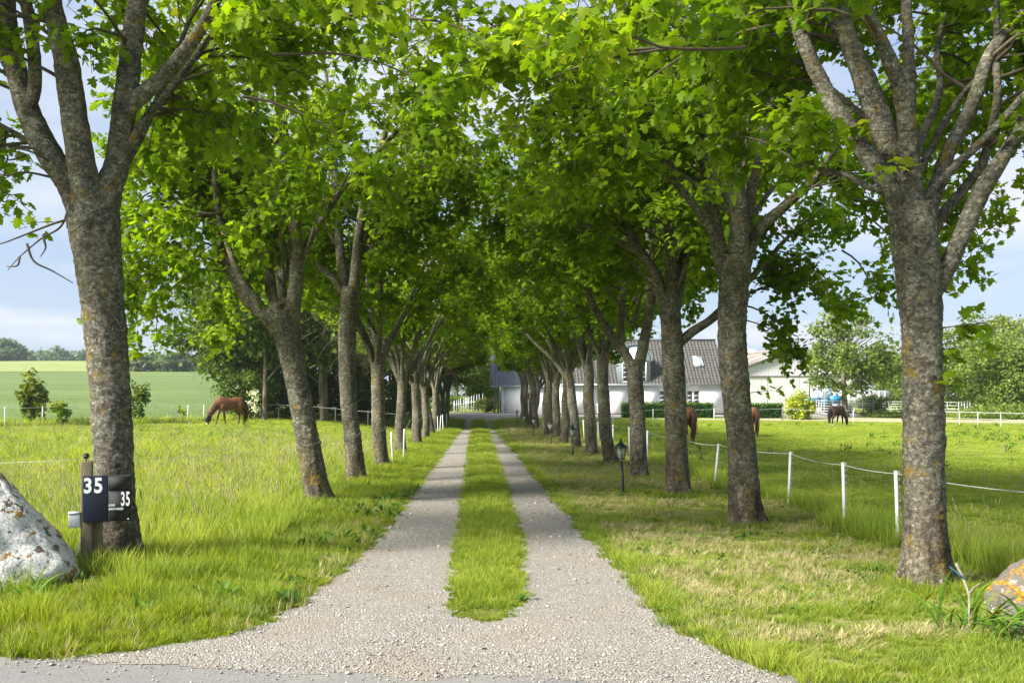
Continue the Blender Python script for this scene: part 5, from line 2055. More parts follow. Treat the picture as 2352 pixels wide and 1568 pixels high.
x, y, z = gpx(528, 51.5)
horse('chestnut horse in a black fly mask grazing by the left paddock fence', (x, y, z), math.radians(219), 1.0, 'horse_chestnut', 'hair_brown', [(.22, 0), (-.16, 0), (.06, 0), (-.12, 0)], True, True, 1)
x, y, z = gpx(1922, 66)
horse('dark brown horse with white socks grazing before the yard tree', (x, y, z), math.radians(34), .92, 'horse_dark', 'hair_black', [(.02, 0), (-.30, 0), (-.06, 0), (.05, 0)], False, True, 2)
x, y, z = gpx(1569, 39.0)
horse('chestnut horse with only its rump showing beside the third right maple', (x, y, z), math.radians(104), 1.0, 'horse_chestnut', 'hair_brown', None, False, False, 3)
x, y, z = gpx(1719, 46.5)
horse('chestnut horse almost hidden behind the second right maple', (x, y, z), math.radians(100), .98, 'horse_chestnut', 'hair_brown', [(.1, 0), (0, 0), (-.05, 0), (.1, 0)], False, False, 4)


# ------------------------------------------------------------------ fences
def stake_mesh(h):
    g = Geo()
    g.box((-.020, -.012, -.15), (.020, .012, h))
    g.box((-.006, -.026, -.1), (.006, -.012, h - .03))
    return g.mesh('post')


def lug_mesh(h):
    g = Geo()
    for k in range(8):
        zz = h * (.30 + .66 * k / 7)
        g.box((.020, -.008, zz), (.042, .008, zz + .008))
        g.box((.036, -.008, zz + .008), (.042, .008, zz + .026))
    return g.mesh('tape_lug')


STAKES = {}


def add_stake(root, x, y, h, tilt=(0, 0), lugs=True, rz=0.0):
    key = round(h, 2)
    if key not in STAKES:
        a, b = stake_mesh(h), lug_mesh(h)
        a.materials.append(M['white_plastic'])
        b.materials.append(M['white_plastic'])
        STAKES[key] = (a, b)
    o = bpy.data.objects.new('post', STAKES[key][0])
    COL.objects.link(o)
    o.parent = root
    o.location = (x, y, Hs(x, y))
    o.rotation_euler = (tilt[0], tilt[1], rz)
    if lugs:
        c = bpy.data.objects.new('tape_lug', STAKES[key][1])
        COL.objects.link(c)
        c.parent = o
    return (x + tilt[1] * h * .97, y - tilt[0] * h * .97, Hs(x, y) + h * .96)


def wire(root, pts, r=.0045, sag=.012, name='wire'):
    out = []
    for a, b in zip(pts[:-1], pts[1:]):
        a, b = np.array(a, float), np.array(b, float)
        for t in np.linspace(0, 1, 7)[:-1]:
            p = a + (b - a) * t
            p[2] -= sag * 4 * t * (1 - t) * np.linalg.norm(b - a)
            out.append(p)
    out.append(np.array(pts[-1], float))
    g = Geo()
    g.tube(np.array(out), r, 5)
    return g.obj(name, M['wire'], root)


rs = RS(12)
RF = empty('electric_fence', label='white electric tape fence along the right row', cat='fence')
tops = []
for (u, v) in [(2420, 1345), (2063, 1252), (1940, 1212), (1811, 1158), (1641, 1119)]:
    Yp = EYE * FPX / (v - HZY)
    xp = hx(u, Yp)
    tops.append(add_stake(RF, xp, Yp, .88, (rs.randn() * .02, {1813: .05}.get(u, rs.randn() * .02 + (.04 if u in (1811, 1641) else 0)))))
for Yp in (23.4, 27.6, 31.5, 35.5, 39.5, 43.5, 48, 52.5, 57):
    tops.append(add_stake(RF, 4.85 + rs.randn() * .05, Yp, .88, (rs.randn() * .03, rs.randn() * .03), Yp < 30))
wire(RF, tops)

LF = empty('electric_fence', label='thin fence cord strung along the left row of maples', cat='fence')
ins = [pix(199, 1054, 9.55), pix(735, 1016, 15.72), pix(827, 996, 20.25), pix(886, 984, 24.25)]
ins += [np.array([-2.14, 30.8, 1.12])]
pts = list(ins)
st = add_stake(LF, hx(927, 28.4), 28.4, .90, (.02, .02))
add_stake(LF, hx(903, 25.7), 25.7, .90, (.02, -.06))
pts.insert(4, np.array(st))
for Yp in (37.4, 43.4):
    pts.append(np.array([-2.12, Yp, 1.1]))
for Yp in (50.6, 52.8, 55.5, 58.2, 61.0, 64.0):
    pts.append(np.array(add_stake(LF, -2.02 + rs.randn() * .08, Yp, .95, (rs.randn() * .03, rs.randn() * .04), False)))
wire(LF, pts, .0022)
for p in pts[1:4] + [ins[4]]:
    g = Geo()
    a = np.linspace(0, 2 * PI, 13)
    g.tube(np.stack([p[0] + .022 * np.cos(a), p[1] + 0 * a - .02, p[2] + .022 * np.sin(a)], -1), .009, 6)
    g.tube([p + (0, 0, 0), p + (-.02, .14, 0)], .008, 6)
    g.obj('insulator', M['black_plastic'], LF)
wire(LF, [pix(199, 1054, 9.55), np.array([-6.4, 9.2, 1.12])], .0016)

PF = empty('electric_fence', label='white post-and-tape fence between left paddock and wheat field', cat='fence')
tops = []
for (u, Yp) in [(-60, 46.5), (11, 47.5), (97, 49.8), (155, 51.2), (250, 52), (313, 53), (357, 53), (397, 53.4), (431, 54), (467, 56.0), (489, 58.0)]:
    tops.append(add_stake(PF, hx(u, Yp), Yp, 1.0, (rs.randn() * .02, rs.randn() * .025), False))
tops.append(add_stake(PF, hx(563, 60), 60, 1.0, (0, 0), False))
wire(PF, tops, .008)
GF = empty('grove_fence', label='grey post and cord fence along the foot of the grove', cat='fence')
pts = []
for (u, Yp) in [(598, 59.2), (640, 59.0), (705, 58.6), (770, 58.2), (845, 57.5), (882, 56.5), (925, 57)]:
    xq = hx(u, Yp)
    g = Geo()
    g.tube([(xq, Yp, Hs(xq, Yp) - .2), (xq + .02, Yp, Hs(xq, Yp) + 1.0)], .05 if u == 598 else .03, 7)
    g.obj('post', M['grey_wood'] if u != 882 else M['white_plastic'], GF)
    pts.append((xq, Yp - .05, Hs(xq, Yp) + .92))
wire(GF, pts, .008)
WF = empty('electric_fence', label='white post and tape fence in front of the bramble bank', cat='fence')
tops = []
for (u, Yp) in [(2160, 67), (2204, 66), (2246, 64.5), (2299, 63), (2358, 61.5), (2430, 60)]:
    tops.append(add_stake(WF, hx(u, Yp), Yp, 1.0, (0, rs.randn() * .02), False))
wire(WF, tops, .012)
wire(WF, [np.array(t) - (0, 0, .42) for t in tops], .008)
HF = empty('electric_fence', label='thin cord fence in front of the farmhouse hedge', cat='fence')
pts = []
for (u, Yp) in [(1385, 70), (1408, 66), (1500, 72), (1640, 73), (1797, 74.3), (1960, 70)]:
    xq = hx(u, Yp)
    if u != 1797:
        pts.append(add_stake(HF, xq, Yp, .95, (0, 0), False))
    else:
        pts.append((xq, Yp, Hs(xq, Yp) + .92))
wire(HF, pts, .006)
SF = empty('stake_fence', label='row of thin pale stakes across the end of the drive', cat='fence')
rs = RS(14)
pts = []
zs = Hs(-1.5, 100)
for k, zx in enumerate([418, 436, 485, 530, 582, 634, 680, 700, 732, 788, 845, 903, 963, 1022]):
    u = (1270 + zx / 7.128) * .784
    Yp = 101 - 4.5 * k / 13
    xq = hx(u, Yp)
    g = Geo()
    hgt = 1.15 + .75 * k / 13
    g.tube([(xq, Yp, Hs(xq, Yp) - .2), (xq + rs.randn() * .04, Yp, Hs(xq, Yp) + hgt)], .028, 6)
    g.obj('post', M['galv'], SF)
    pts.append((xq, Yp - .03, Hs(xq, Yp) + .62 * hgt))
wire(SF, pts, .012)
u = (1270 + 1088 / 7.128) * .784
g = Geo()
g.tube([(0, 0, -.2), (0, 0, 1.55)], .075, 8)
o = g.obj('gate_post', M['rust_post'], label='rusty red post at the right end of the stake row', cat='post')
o.location = gp(hx(u, 95.5), 95.5)


# ------------------------------------------------------------------ garden lamps
def lamp():
    root = empty('garden_lamp', label='x', cat='lamp', group='black garden lamps along the right verge')
    g = Geo()
    Sx = [(0, 0, -.15), (0, 0, .02), (0, 0, .06), (0, 0, .60)]
    g.tube(Sx, [.038, .038, .030, .026], 12)
    g.obj('pole', M['dark_paint'], root, True)
    g = Geo()
    g.tube([(0, 0, .60), (0, 0, .615), (0, 0, .63)], [.034, .052, .045], 12)
    g.obj('collar', M['white_plastic'], root, True)
    head = empty('lantern')
    head.parent = root
    head.location = (0, 0, .63)
    n = 6
    a = np.arange(n) * 2 * PI / n + .3
    r0, r1, h = .055, .105, .215
    g = Geo()
    for t in a:
        g.tube([(r0 * math.cos(t), r0 * math.sin(t), .0), (r1 * math.cos(t), r1 * math.sin(t), h)], .0065, 5)
    g.tube([(0, 0, -.012), (0, 0, .012)], r0 * 1.12, 12)
    g.obj('cage', M['dark_paint'], head)
    for i in range(n):
        p = Geo()
        t0, t1 = a[i], a[(i + 1) % n]
        s = .97
        p.add([(s * r0 * math.cos(t0), s * r0 * math.sin(t0), .012), (s * r0 * math.cos(t1), s * r0 * math.sin(t1), .012), (s * r1 * math.cos(t1), s * r1 * math.sin(t1), h), (s * r1 * math.cos(t0), s * r1 * math.sin(t0), h)], [[0, 1, 2, 3]])
        p.obj('pane', M['lamp_glass'], head)
    g = Geo()
    g.tube([(0, 0, h - .005), (0, 0, h + .012), (0, 0, h + .05), (0, 0, h + .10), (0, 0, h + .125), (0, 0, h + .14), (0, 0, h + .165), (0, 0, h + .185)], [.125, .128, .085, .035, .022, .026, .018, .004], 12)
    g.obj('cap', M['dark_paint'], head, True)
    g = Geo()
    g.tube([(0, 0, .012), (0, 0, .09)], .022, 8)
    g.obj('socket', M['dark_paint'], head)
    g = Geo()
    g.tube([(0, 0, .09), (0, 0, .12), (0, 0, .16), (0, 0, .18)], [.016, .030, .028, .004], 10)
    g.obj('bulb', M['white_plastic'], head, True)
    return root


L0 = lamp()
lamp_spots = [(2.72, 18.25, .052), (2.92, 30.0, .03), (2.88, 38.5, .05), (2.68, 47.0, -.02), (2.72, 57.5, .02), (2.74, 68.5, 0)]
lab = ['nearest black garden lamp, tilted, beside the fifth right maple', 'second garden lamp from the road', 'third garden lamp from the road', 'fourth garden lamp from the road', 'fifth garden lamp from the road', 'farthest garden lamp, near the end of the drive']
for i, (x, y, t) in enumerate(lamp_spots):
    o = L0 if i == 0 else copy_tree(L0)
    o.location = (x, y, Hs(x, y))
    o.rotation_euler = (0, -t, .4 * i)
    o['label'] = lab[i]

# ------------------------------------------------------------------ mailbox with the number plate
Ym = 9.55
mp = pix(200, 1316, Ym)
MB = empty('mailbox', (mp[0], Ym, Hs(mp[0], Ym)), math.radians(17), label='black mailbox and navy plate, both numbered 35, on wooden posts', cat='mailbox')
g = Geo()
g.box((-.058, -.02, -.2), (.050, .09, 1.115))
o = g.obj('post', M['post_wood'], MB)
b = o.modifiers.new('bevel', 'BEVEL')
b.width = .008
b.segments = 2
g = Geo()
g.box((.054, .03, -.2), (.135, .12, .62))
o = g.obj('post', M['post_wood'], MB, label='shorter darker second post')
b = o.modifiers.new('bevel', 'BEVEL')
b.width = .008
b.segments = 2
sk = Matrix.Translation((0, 0, 0))
g = Geo()
g.box((-.035, -.075, .525), (.195, -.022, .975))
pl = g.obj('number_plate', M['navy'], MB)
b = pl.modifiers.new('bevel', 'BEVEL')
b.width = .006
b.segments = 2
g = Geo()
g.box((.197, -.078, .528), (.405, .10, .970))
bxo = g.obj('letter_box', M['box_black'], MB)
b = bxo.modifiers.new('bevel', 'BEVEL')
b.width = .006
b.segments = 2
g = Geo()
g.box((.200, -.092, .838), (.402, -.079, .962))
g.obj('flap', M['box_black'], bxo)
g = Geo()
g.box((.206, -.086, .540), (.398, -.079, .826))
g.obj('door', M['box_black'], bxo)
g = Geo()
g.tube([(.385, -.086, .548), (.385, -.094, .548)], .008, 10)
g.obj('lock', M['galv'], bxo)


def text(s, size, loc, mat, parent, bold=.0, sx=1.0, name='lettering'):
    cu = bpy.data.curves.new(name, 'FONT')
    cu.body = s
    cu.size = size
    cu.extrude = .0015
    cu.offset = bold
    o = bpy.data.objects.new(name, cu)
    cu.materials.append(mat)
    COL.objects.link(o)
    o.parent = parent
    o.location = loc
    o.rotation_euler = (PI / 2, 0, 0)
    dg = bpy.context.evaluated_depsgraph_get()
    me = bpy.data.meshes.new_from_object(o.evaluated_get(dg))
    bpy.data.objects.remove(o)
    o = bpy.data.objects.new(name, me)
    if not me.materials:
        me.materials.append(mat)
    COL.objects.link(o)
    o.parent = parent
    o.location = loc
    o.rotation_euler = (PI / 2, 0, 0)
    o.scale = (sx, 1, 1)
    return o


text('3', .20, (-.028, -.0775, .815), M['white_print'], pl, .0065, .82, 'numeral')
text('5', .20, (.068, -.0775, .815), M['white_print'], pl, .0065, .82, 'numeral')
text('3', .19, (.314, -.0885, .682), M['white_print'], bxo, .0045, .44, 'numeral')
text('5', .19, (.360, -.0885, .682), M['white_print'], bxo, .0045, .44, 'numeral')
text('BORRE', .030, (.204, -.0885, .676), M['white_print'], bxo, .0008, .62)
text('BARUP HANSEN', .030, (.204, -.0885, .640), M['white_print'], bxo, .0008, .62)
g = Geo()
a = np.linspace(0, 2 * PI, 13)
g.tube([(-.01, .03, 1.115), (-.01, .03, 1.15)], .008, 6)
g.tube([(-.01, .02, 1.145), (-.01, .035, 1.165), (-.01, .05, 1.145)], [.020, .030, .020], 10)
g.obj('insulator', M['black_plastic'], MB)
JB = empty('junction_box', (mp[0] - .115, Ym - .01, Hs(mp[0], Ym) + .47), math.radians(17), label='small grey junction box on the back of the mailbox post', cat='box')
g = Geo()
g.box((-.055, -.05, 0), (.055, .06, .135))
o = g.obj('body', M['grey_box'], JB)
b = o.modifiers.new('bevel', 'BEVEL')
b.width = .01
b.segments = 2
g = Geo()
g.box((-.06, -.055, .136), (.06, .065, .150))
g.obj('lid', M['grey_box'], JB)
g = Geo()
c = spline(np.array([(mp[0] - .05, Ym - .02, .36), (mp[0] - .062, Ym - .03, .31), (mp[0] - .085, Ym - .05, .22), (mp[0] - .15, Ym - .10, .09), (mp[0] - .21, Ym - .15, -.01)]), .02)
g.tube(c, .009, 8)
g.obj('cable', M['cream'], smooth=True, label='white cable running from the mailbox post down to the ground', cat='cable')


# ------------------------------------------------------------------ boulders, sticks, strap-leaved plants
def boulder(name, label, loc, rad, seed, mat, cuts, amp=.12):
    bm_v = []
    n, m = 90, 60
    th = np.linspace(0, 2 * PI, n, endpoint=False)
    ph = np.linspace(-PI / 2, PI / 2, m)
    TH, PH = np.meshgrid(th, ph)
    d = np.stack([np.cos(PH) * np.cos(TH), np.cos(PH) * np.sin(TH), np.sin(PH)], -1).reshape(-1, 3)
    r = 1 + .22 * (fbm(d * 1.6 + seed, 2) - .5)
    V = d * r[:, None] * np.array(rad)
    for (nx, ny, nz, dd) in cuts:
        nn = unit((nx, ny, nz))
        s = V @ nn - dd
        V = V - nn * np.maximum(s, 0)[:, None] * .93
    V = V + d * (amp * (fbm(V * 4.2 + seed, 4) - .5) + .05 * (fbm(V * 17 + seed, 3) - .5))[:, None]
    i = np.arange(m - 1)[:, None] * n
    j = np.arange(n)[None]
    F = np.stack([i + j, i + (j + 1) % n, i + n + (j + 1) % n, i + n + j], -1).reshape(-1, 4)
    g = Geo()
    g.add(V, F)
    o = g.obj(name, M[mat], smooth=True, label=label, cat='boulder')
    o.location = loc
    return o


boulder('boulder', 'big white lichened boulder at the left edge of the entrance', (-4.72, 9.0, .16), (1.25, .8, 1.05), 3, 'rock_white', [(.56, -.52, .64, .56), (.75, .25, .6, .72), (.1, -1, .25, .52), (.95, -.2, -.2, .88)], .12)
boulder('boulder', 'orange and grey lichened boulder at the right edge of the entrance', (4.88, 7.5, .10), (.95, .62, .66), 8, 'rock_orange', [(-.62, -.3, .72, .46), (-.1, -1, .25, .44)], .12)
boulder('stone', 'small dark stone at the foot of the right boulder', (4.02, 6.98, .06), (.20, .14, .10), 11, 'rock_orange', [(0, 0, 1, .07)], .04)

g = Geo()
c = spline(np.array([(3.60, 7.15, .0), (3.65, 7.25, .12), (3.70, 7.35, .24), (3.69, 7.43, .37), (3.665, 7.48, .46)]), .03)
g.tube(c, np.linspace(.007, .011, len(c)), 8)
c = spline(np.array([(3.70, 7.355, .25), (3.76, 7.38, .30), (3.83, 7.40, .33)]), .03)
g.tube(c, np.linspace(.009, .005, len(c)), 7)
sk_ = g.obj('stick', M['stick'], smooth=True, label='bleached forked stick leaning at the foot of the nearest right maple', cat='stick')
g = Geo()
c = spline(np.array([(3.70, 7.42, .36), (3.65, 7.43, .40), (3.60, 7.44, .44), (3.65, 7.40, .39), (3.71, 7.39, .35)]), .02)
g.tube(c, .006, 6)
g.obj('twine', M['blue_rope'], smooth=True, label='blue twine tied round the bleached stick', cat='rope')


def strap_mesh(seed, L, w, arch):
    rs = RS(seed)
    k = 9
    g = Geo()
    V, T = [], []
    for i in range(k):
        t = i / (k - 1)
        an = math.radians(78) - arch * t ** 1.3
        if i == 0:
            x = z = 0
        else:
            x += L / (k - 1) * math.cos(an)
            z += L / (k - 1) * math.sin(an)
        ww = w * (1 - t ** 2.2) * (.6 + .4 * min(1, t * 5)) + .001
        V += [(x, -ww, z + .25 * ww), (x, 0, z - .1 * ww), (x, ww, z + .25 * ww)]
        T += [t * .8 + .1] * 3
    F = []
    for i in range(k - 1):
        for c in (0, 1):
            F.append([3 * i + c, 3 * i + c + 1, 3 * i + 4 + c, 3 * i + 3 + c])
    g.add(V, F, np.array(T))
    me = g.mesh('leaf')
    me.materials.append(M['strap_leaf'])
    return me


SM = [strap_mesh(1, .55, .013, 2.0), strap_mesh(2, .48, .012, 2.6), strap_mesh(3, .62, .014, 1.5), strap_mesh(4, .40, .011, 2.2)]


def strap_clump(label, x, y, n, seed, sc=1.0, spread=.12):
    rs = RS(seed)
    root = empty('daylily', gp(x, y), label=label, cat='plant', group='strap-leaved clumps')
    for k in range(n):
        o = bpy.data.objects.new('leaf', SM[rs.randint(4)])
        COL.objects.link(o)
        o.parent = root
        o.location = (rs.randn() * spread, rs.randn() * spread * .7, -.01)
        o.rotation_euler = (rs.randn() * .15, rs.randn() * .25, rs.rand() * 2 * PI)
        s = sc * (.65 + .5 * rs.rand())
        o.scale = (s, s, s)


strap_clump('arching strap-leaved clump in front of the right boulder', 3.95, 6.85, 70, 21, 1.0, .17)
strap_clump('strap-leaved clump beside the bleached stick', 3.72, 7.3, 34, 22, .9, .14)
strap_clump('strap-leaved clump at the foot of the left boulder', -3.75, 8.2, 26, 23, .95, .2)
strap_clump('small strap-leaved clump at the left edge before the boulder', -4.2, 8.1, 16, 24, .9, .15)

# dead twigs on the first left maple
g = Geo()
rs = RS(33)
for pts_ in ([(180, 500), (128, 512), (40, 546), (0, 560), (-60, 570)], [(160, 470), (140, 520), (95, 548), (45, 590), (18, 620)], [(62, 560), (78, 600), (120, 622), (168, 650)], [(45, 590), (40, 610), (15, 612)], [(130, 410), (60, 396), (0, 405), (-40, 400)],
             [(140, 390), (80, 352), (20, 340), (-30, 350)], [(100, 548), (105, 570), (92, 590)], [(60, 356), (20, 368), (-10, 352)]):
    pp = np.array([pix(u, v, 10.05 + rs.randn() * .08 - i * .03) for i, (u, v) in enumerate(pts_)])
    c = spline(pp, .05)
    g.tube(c, np.linspace(.014, .004, len(c)), 6)
tree1 = [o for o in bpy.data.objects if o.get('label', '').startswith('thick lichened maple')][0]
g.v = [v - np.array(tree1.location) for v in g.v]
g.obj('dead_branch', M['twig'], tree1, True, label='bare dead twigs on the field side')
# long bark crack on the leaning maple
tree2 = [o for o in bpy.data.objects if o.get('label', '').startswith('second maple in the left row')][0]
pp = np.array([pix(u + 2, v, yy_) for (u, v, yy_) in [(664, 850, 15.735), (674, 920, 15.775), (685, 1010, 15.80), (696, 1075, 15.795)]])
c = spline(pp, .05)
g = Geo()
g.tube(c, .016 * np.sin(np.linspace(.15, PI - .1, len(c))), 7, flat=.8)
g.v = [v - np.array(tree2.location) for v in g.v]
g.obj('bark_crack', mat_simple('bare_wood', (.20, .155, .13, 1), .85, vary=.3, scale=12), tree2, True, label='bare healed crack in the bark')


# ------------------------------------------------------------------ grass, weeds and loose stones
def blade_tuft(seed, n, h, w, spread, lean, mat, curl=.6, heads=False, segs=3):
    rs = RS(seed)
    g = Geo()
    for k in range(n):
        a = rs.rand() * 2 * PI
        r = spread * math.sqrt(rs.rand())
        b = np.array([r * math.cos(a), r * math.sin(a), -.01])
        la = a + rs.randn() * .8
        ld = np.array([math.cos(la), math.sin(la), 0])
        hh = h * (.55 + .6 * rs.rand())
        ln = lean * (.3 + 1.0 * rs.rand())
        side = np.array([-ld[1], ld[0], 0]) * w * (.7 + .6 * rs.rand())
        # turn each blade's width at random
        ra = rs.rand() * PI
        side = np.array([side[0] * math.cos(ra) - side[1] * math.sin(ra), side[0] * math.sin(ra) + side[1] * math.cos(ra), 0])
        V, T = [], []
        tv = rs.randn() * .14
        for i in range(segs + 1):
            t = i / segs
            p = b + np.array([0, 0, hh * (t - .22 * curl * t * t)]) + ld * hh * ln * t ** (1 + curl)
            if i < segs:
                V += [p - side * (1 - .55 * t), p + side * (1 - .55 * t)]
                T += [t, t]
            else:
                V += [p]
                T += [1.0]
        V = np.array(V)
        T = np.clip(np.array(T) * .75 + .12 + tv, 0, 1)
        F4 = [[2 * i, 2 * i + 1, 2 * i + 3, 2 * i + 2] for i in range(segs - 1)]
        base = g.n
        g.add(V, F4 if F4 else [[0, 1, 2]], T)
        if F4:
            g.lp.append(np.array([2 * segs - 2, 2 * segs - 1, 2 * segs]) + base)
            g.tot.append(np.array([3]))
        if heads:
            tip = V[-1]
            d = unit(V[-1] - V[-3])
            g.tube([tip - d * .01, tip + d * .035, tip + d * .09], [.0018, .0055, .0012], 4, tint=np.full(12, .85), cap=False)
    me = g.mesh('tuft')
    me.materials.append(mat)
    return me


LEAF_OVAL = (np.array([[0, 0, 0], [.17, .3, -.03], [.15, .65, -.07], [0, 1, -.16], [-.15, .65, -.07], [-.17, .3, -.03]], float), np.array([[0, 1, 2, 3], [0, 3, 4, 5]]))


def leaf_tuft(seed, n, h, size, spread, mat):
    rs = RS(seed)
    P = np.stack([rs.randn(n) * spread, rs.randn(n) * spread, h * rs.rand(n) ** .8], -1)
    D = P * np.array([1, 1, .3]) + rs.randn(n, 3) * .1 + np.array([0, 0, .15])
    Nn = np.array([0, 0, 1.0]) + rs.randn(n, 3) * .4
    g = Geo()
    leaf_mesh(g, P, D, Nn, size * (.6 + .8 * rs.rand(n)), np.clip(.25 + .6 * P[:, 2] / h + rs.randn(n) * .1, 0, 1), LEAF_OVAL)
    me = g.mesh('weed')
    me.materials.append(mat)
    return me


def scatter(name, label, meshes, P, rz, tilt, sc, var, cat):
    """one object whose vertices each carry one of the given meshes"""
    n = len(P)
    me = bpy.data.meshes.new(name)
    me.vertices.add(n)
    me.vertices.foreach_set('co', np.asarray(P, np.float32).ravel())
    rot = np.stack([tilt[:, 0], tilt[:, 1], rz], -1).astype(np.float32)
    a = me.attributes.new('rot', 'FLOAT_VECTOR', 'POINT')
    a.data.foreach_set('vector', rot.ravel())
    a = me.attributes.new('siz', 'FLOAT_VECTOR', 'POINT')
    a.data.foreach_set('vector', np.asarray(sc, np.float32).ravel())
    a = me.attributes.new('var', 'INT', 'POINT')
    a.data.foreach_set('value', np.asarray(var, np.int32))
    o = bpy.data.objects.new(name, me)
    COL.objects.link(o)
    tag(o, label, cat, None, 'stuff')
    ng = bpy.data.node_groups.new(name, 'GeometryNodeTree')
    ng.interface.new_socket('Geometry', in_out='INPUT', socket_type='NodeSocketGeometry')
    ng.interface.new_socket('Geometry', in_out='OUTPUT', socket_type='NodeSocketGeometry')
    gi = ng.nodes.new('NodeGroupInput')
    go = ng.nodes.new('NodeGroupOutput')
    join = ng.nodes.new('GeometryNodeJoinGeometry')
    ng.links.new(join.outputs[0], go.inputs[0])

    def named(nm, ty):
        q = ng.nodes.new('GeometryNodeInputNamedAttribute')
        q.data_type = ty
        q.inputs['Name'].default_value = nm
        return q.outputs[0]
    for i, m in enumerate(meshes):
        src = bpy.data.objects.new(name + '_piece', m)      # not linked to the scene: only a source of shape
        oi = ng.nodes.new('GeometryNodeObjectInfo')
        oi.inputs['Object'].default_value = src
        ip = ng.nodes.new('GeometryNodeInstanceOnPoints')
        ng.links.new(gi.outputs[0], ip.inputs['Points'])
        ng.links.new(oi.outputs['Geometry'], ip.inputs['Instance'])
        cm = ng.nodes.new('FunctionNodeCompare')
        cm.data_type = 'INT'
        cm.operation = 'EQUAL'
        ins_ = [s for s in cm.inputs if s.type == 'INT' and s.enabled]
        ng.links.new(named('var', 'INT'), ins_[0])
        ins_[1].default_value = i
        ng.links.new(cm.outputs[0], ip.inputs['Selection'])
        er = ng.nodes.new('FunctionNodeEulerToRotation')
        ng.links.new(named('rot', 'FLOAT_VECTOR'), er.inputs[0])
        ng.links.new(er.outputs[0], ip.inputs['Rotation'])
        ng.links.new(named('siz', 'FLOAT_VECTOR'), ip.inputs['Scale'])
        ng.links.new(ip.outputs[0], join.inputs[0])
    md = o.modifiers.new('scatter', 'NODES')
    md.node_group = ng
    return o


def sample(y0, y1, dens, seed, x0=None, x1=None, margin=120):
    """points on the ground in view between y0 and y1, dens(y) to the square metre"""
    rs = RS(seed)
    out = []
    step = 1.0
    y = y0
    while y < y1:
        ye = min(y + step, y1)
        ym = (y + ye) / 2
        xl = (-margin - VPX) / FPX * ye
        xr = (2352 + margin - VPX) / FPX * ye
        if x0 is not None:
            xl = max(xl, x0)
        if x1 is not None:
            xr = min(xr, x1)
        if xr > xl:
            n = rs.poisson((xr - xl) * (ye - y) * dens(ym))
            out.append(np.stack([rs.uniform(xl, xr, n), rs.uniform(y, ye, n)], -1))
        y = ye
    return np.concatenate(out) if out else np.zeros((0, 2))


def lay(name, label, meshes, XY, height, cat, seed, wide=None, tiltamp=.12, lift=0.0):
    """height(x, y) gives each tuft's height in metres; zero leaves it out"""
    h0 = np.array([max(v.co.z for v in m.vertices) for m in meshes])
    rs = RS(seed)
    x, y = XY[:, 0], XY[:, 1]
    hs = height(x, y)
    ok = hs > .02
    x, y, hs = x[ok], y[ok], hs[ok]
    n = len(x)
    hs = hs * (.7 + .6 * rs.rand(n))
    wd = np.ones(n) if wide is None else wide(y)
    var = rs.randint(len(meshes), size=n)
    zs = hs / h0[var]
    wd = wd * np.clip(zs, .6, 1.35) ** .6
    P = np.stack([x, y, H(x, y) + lift], -1)
    return scatter(name, label, meshes, P, rs.rand(n) * 2 * PI, rs.randn(n, 2) * tiltamp, np.stack([wd, wd, zs], -1), var, cat)


trunks_xy = np.array([o.location[:2] for o in bpy.data.objects if o.name.startswith('maple_tree')])


def near_trunk(x, y):
    d = np.full(len(x), 99.0)
    for t in trunks_xy:
        d = np.minimum(d, np.hypot(x - t[0], y - t[1]))
    return d


def on_drive(x, y):
    return drive_mask(x, y, .10) | (y < np.interp(x, rx, edge) + .05)


def tracks_gap(x, y):
    ol, il, ir, orr = drive_edges(y)
    return np.where(x < .1, ol - x, x - orr)       # distance outside the drive


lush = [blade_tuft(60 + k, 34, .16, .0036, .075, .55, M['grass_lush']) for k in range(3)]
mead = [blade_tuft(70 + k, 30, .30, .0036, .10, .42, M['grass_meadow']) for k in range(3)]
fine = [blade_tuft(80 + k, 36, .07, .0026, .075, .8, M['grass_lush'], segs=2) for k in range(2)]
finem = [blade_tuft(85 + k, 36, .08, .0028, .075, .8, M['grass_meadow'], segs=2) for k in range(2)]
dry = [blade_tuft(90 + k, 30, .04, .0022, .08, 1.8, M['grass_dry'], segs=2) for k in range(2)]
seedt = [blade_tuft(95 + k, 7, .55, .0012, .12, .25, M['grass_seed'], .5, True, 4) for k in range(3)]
weedt = [leaf_tuft(99 + k, 34, .30, .13, .11, M['weed']) for k in range(3)]
dn = lambda a, y0=9.0, p=1.25: (lambda y: a * min(1.0, (y0 / y)) ** p)
wid = lambda y: np.clip((y / 11.0) ** .75, 1, 4.0)


# centre strip
def hc(x, y):
    ol, il, ir, orr = drive_edges(y)
    m = (x > il - .03) & (x < ir + .03) & (y > 7.5)
    h = .085 + .05 * fbm(np.stack([x * 2, y * .9, x * 0], -1), 2)
    e = np.minimum(x - il, ir - x)
    return np.where(m, h * (.55 + .45 * ss(0, .15, e)) * (.25 + .75 * ss(7.4, 8.9, y)) * (fbm(np.stack([x * 5, y * 5, x * 0 + 3], -1), 2) > .52 * (1 - ss(7.5, 8.6, y))), 0)


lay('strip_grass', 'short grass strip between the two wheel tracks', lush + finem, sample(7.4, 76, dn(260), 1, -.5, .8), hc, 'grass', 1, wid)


# left verge and near left corner
def hv(x, y):
    gap = tracks_gap(x, y)
    m = (x < -.9) & (x > -2.75 - .4 * (y < 11)) & ~on_drive(x, y) & (gap > -.05)
    m &= (y > np.interp(x, rx, edge) + .08)
    h = .05 + .065 * ss(.0, .9, gap) + .06 * fbm(np.stack([x * 1.6, y * 1.6, x * 0], -1), 2)
    return np.where(m, h * (.45 + .55 * ss(-.02, .18, gap)), 0)


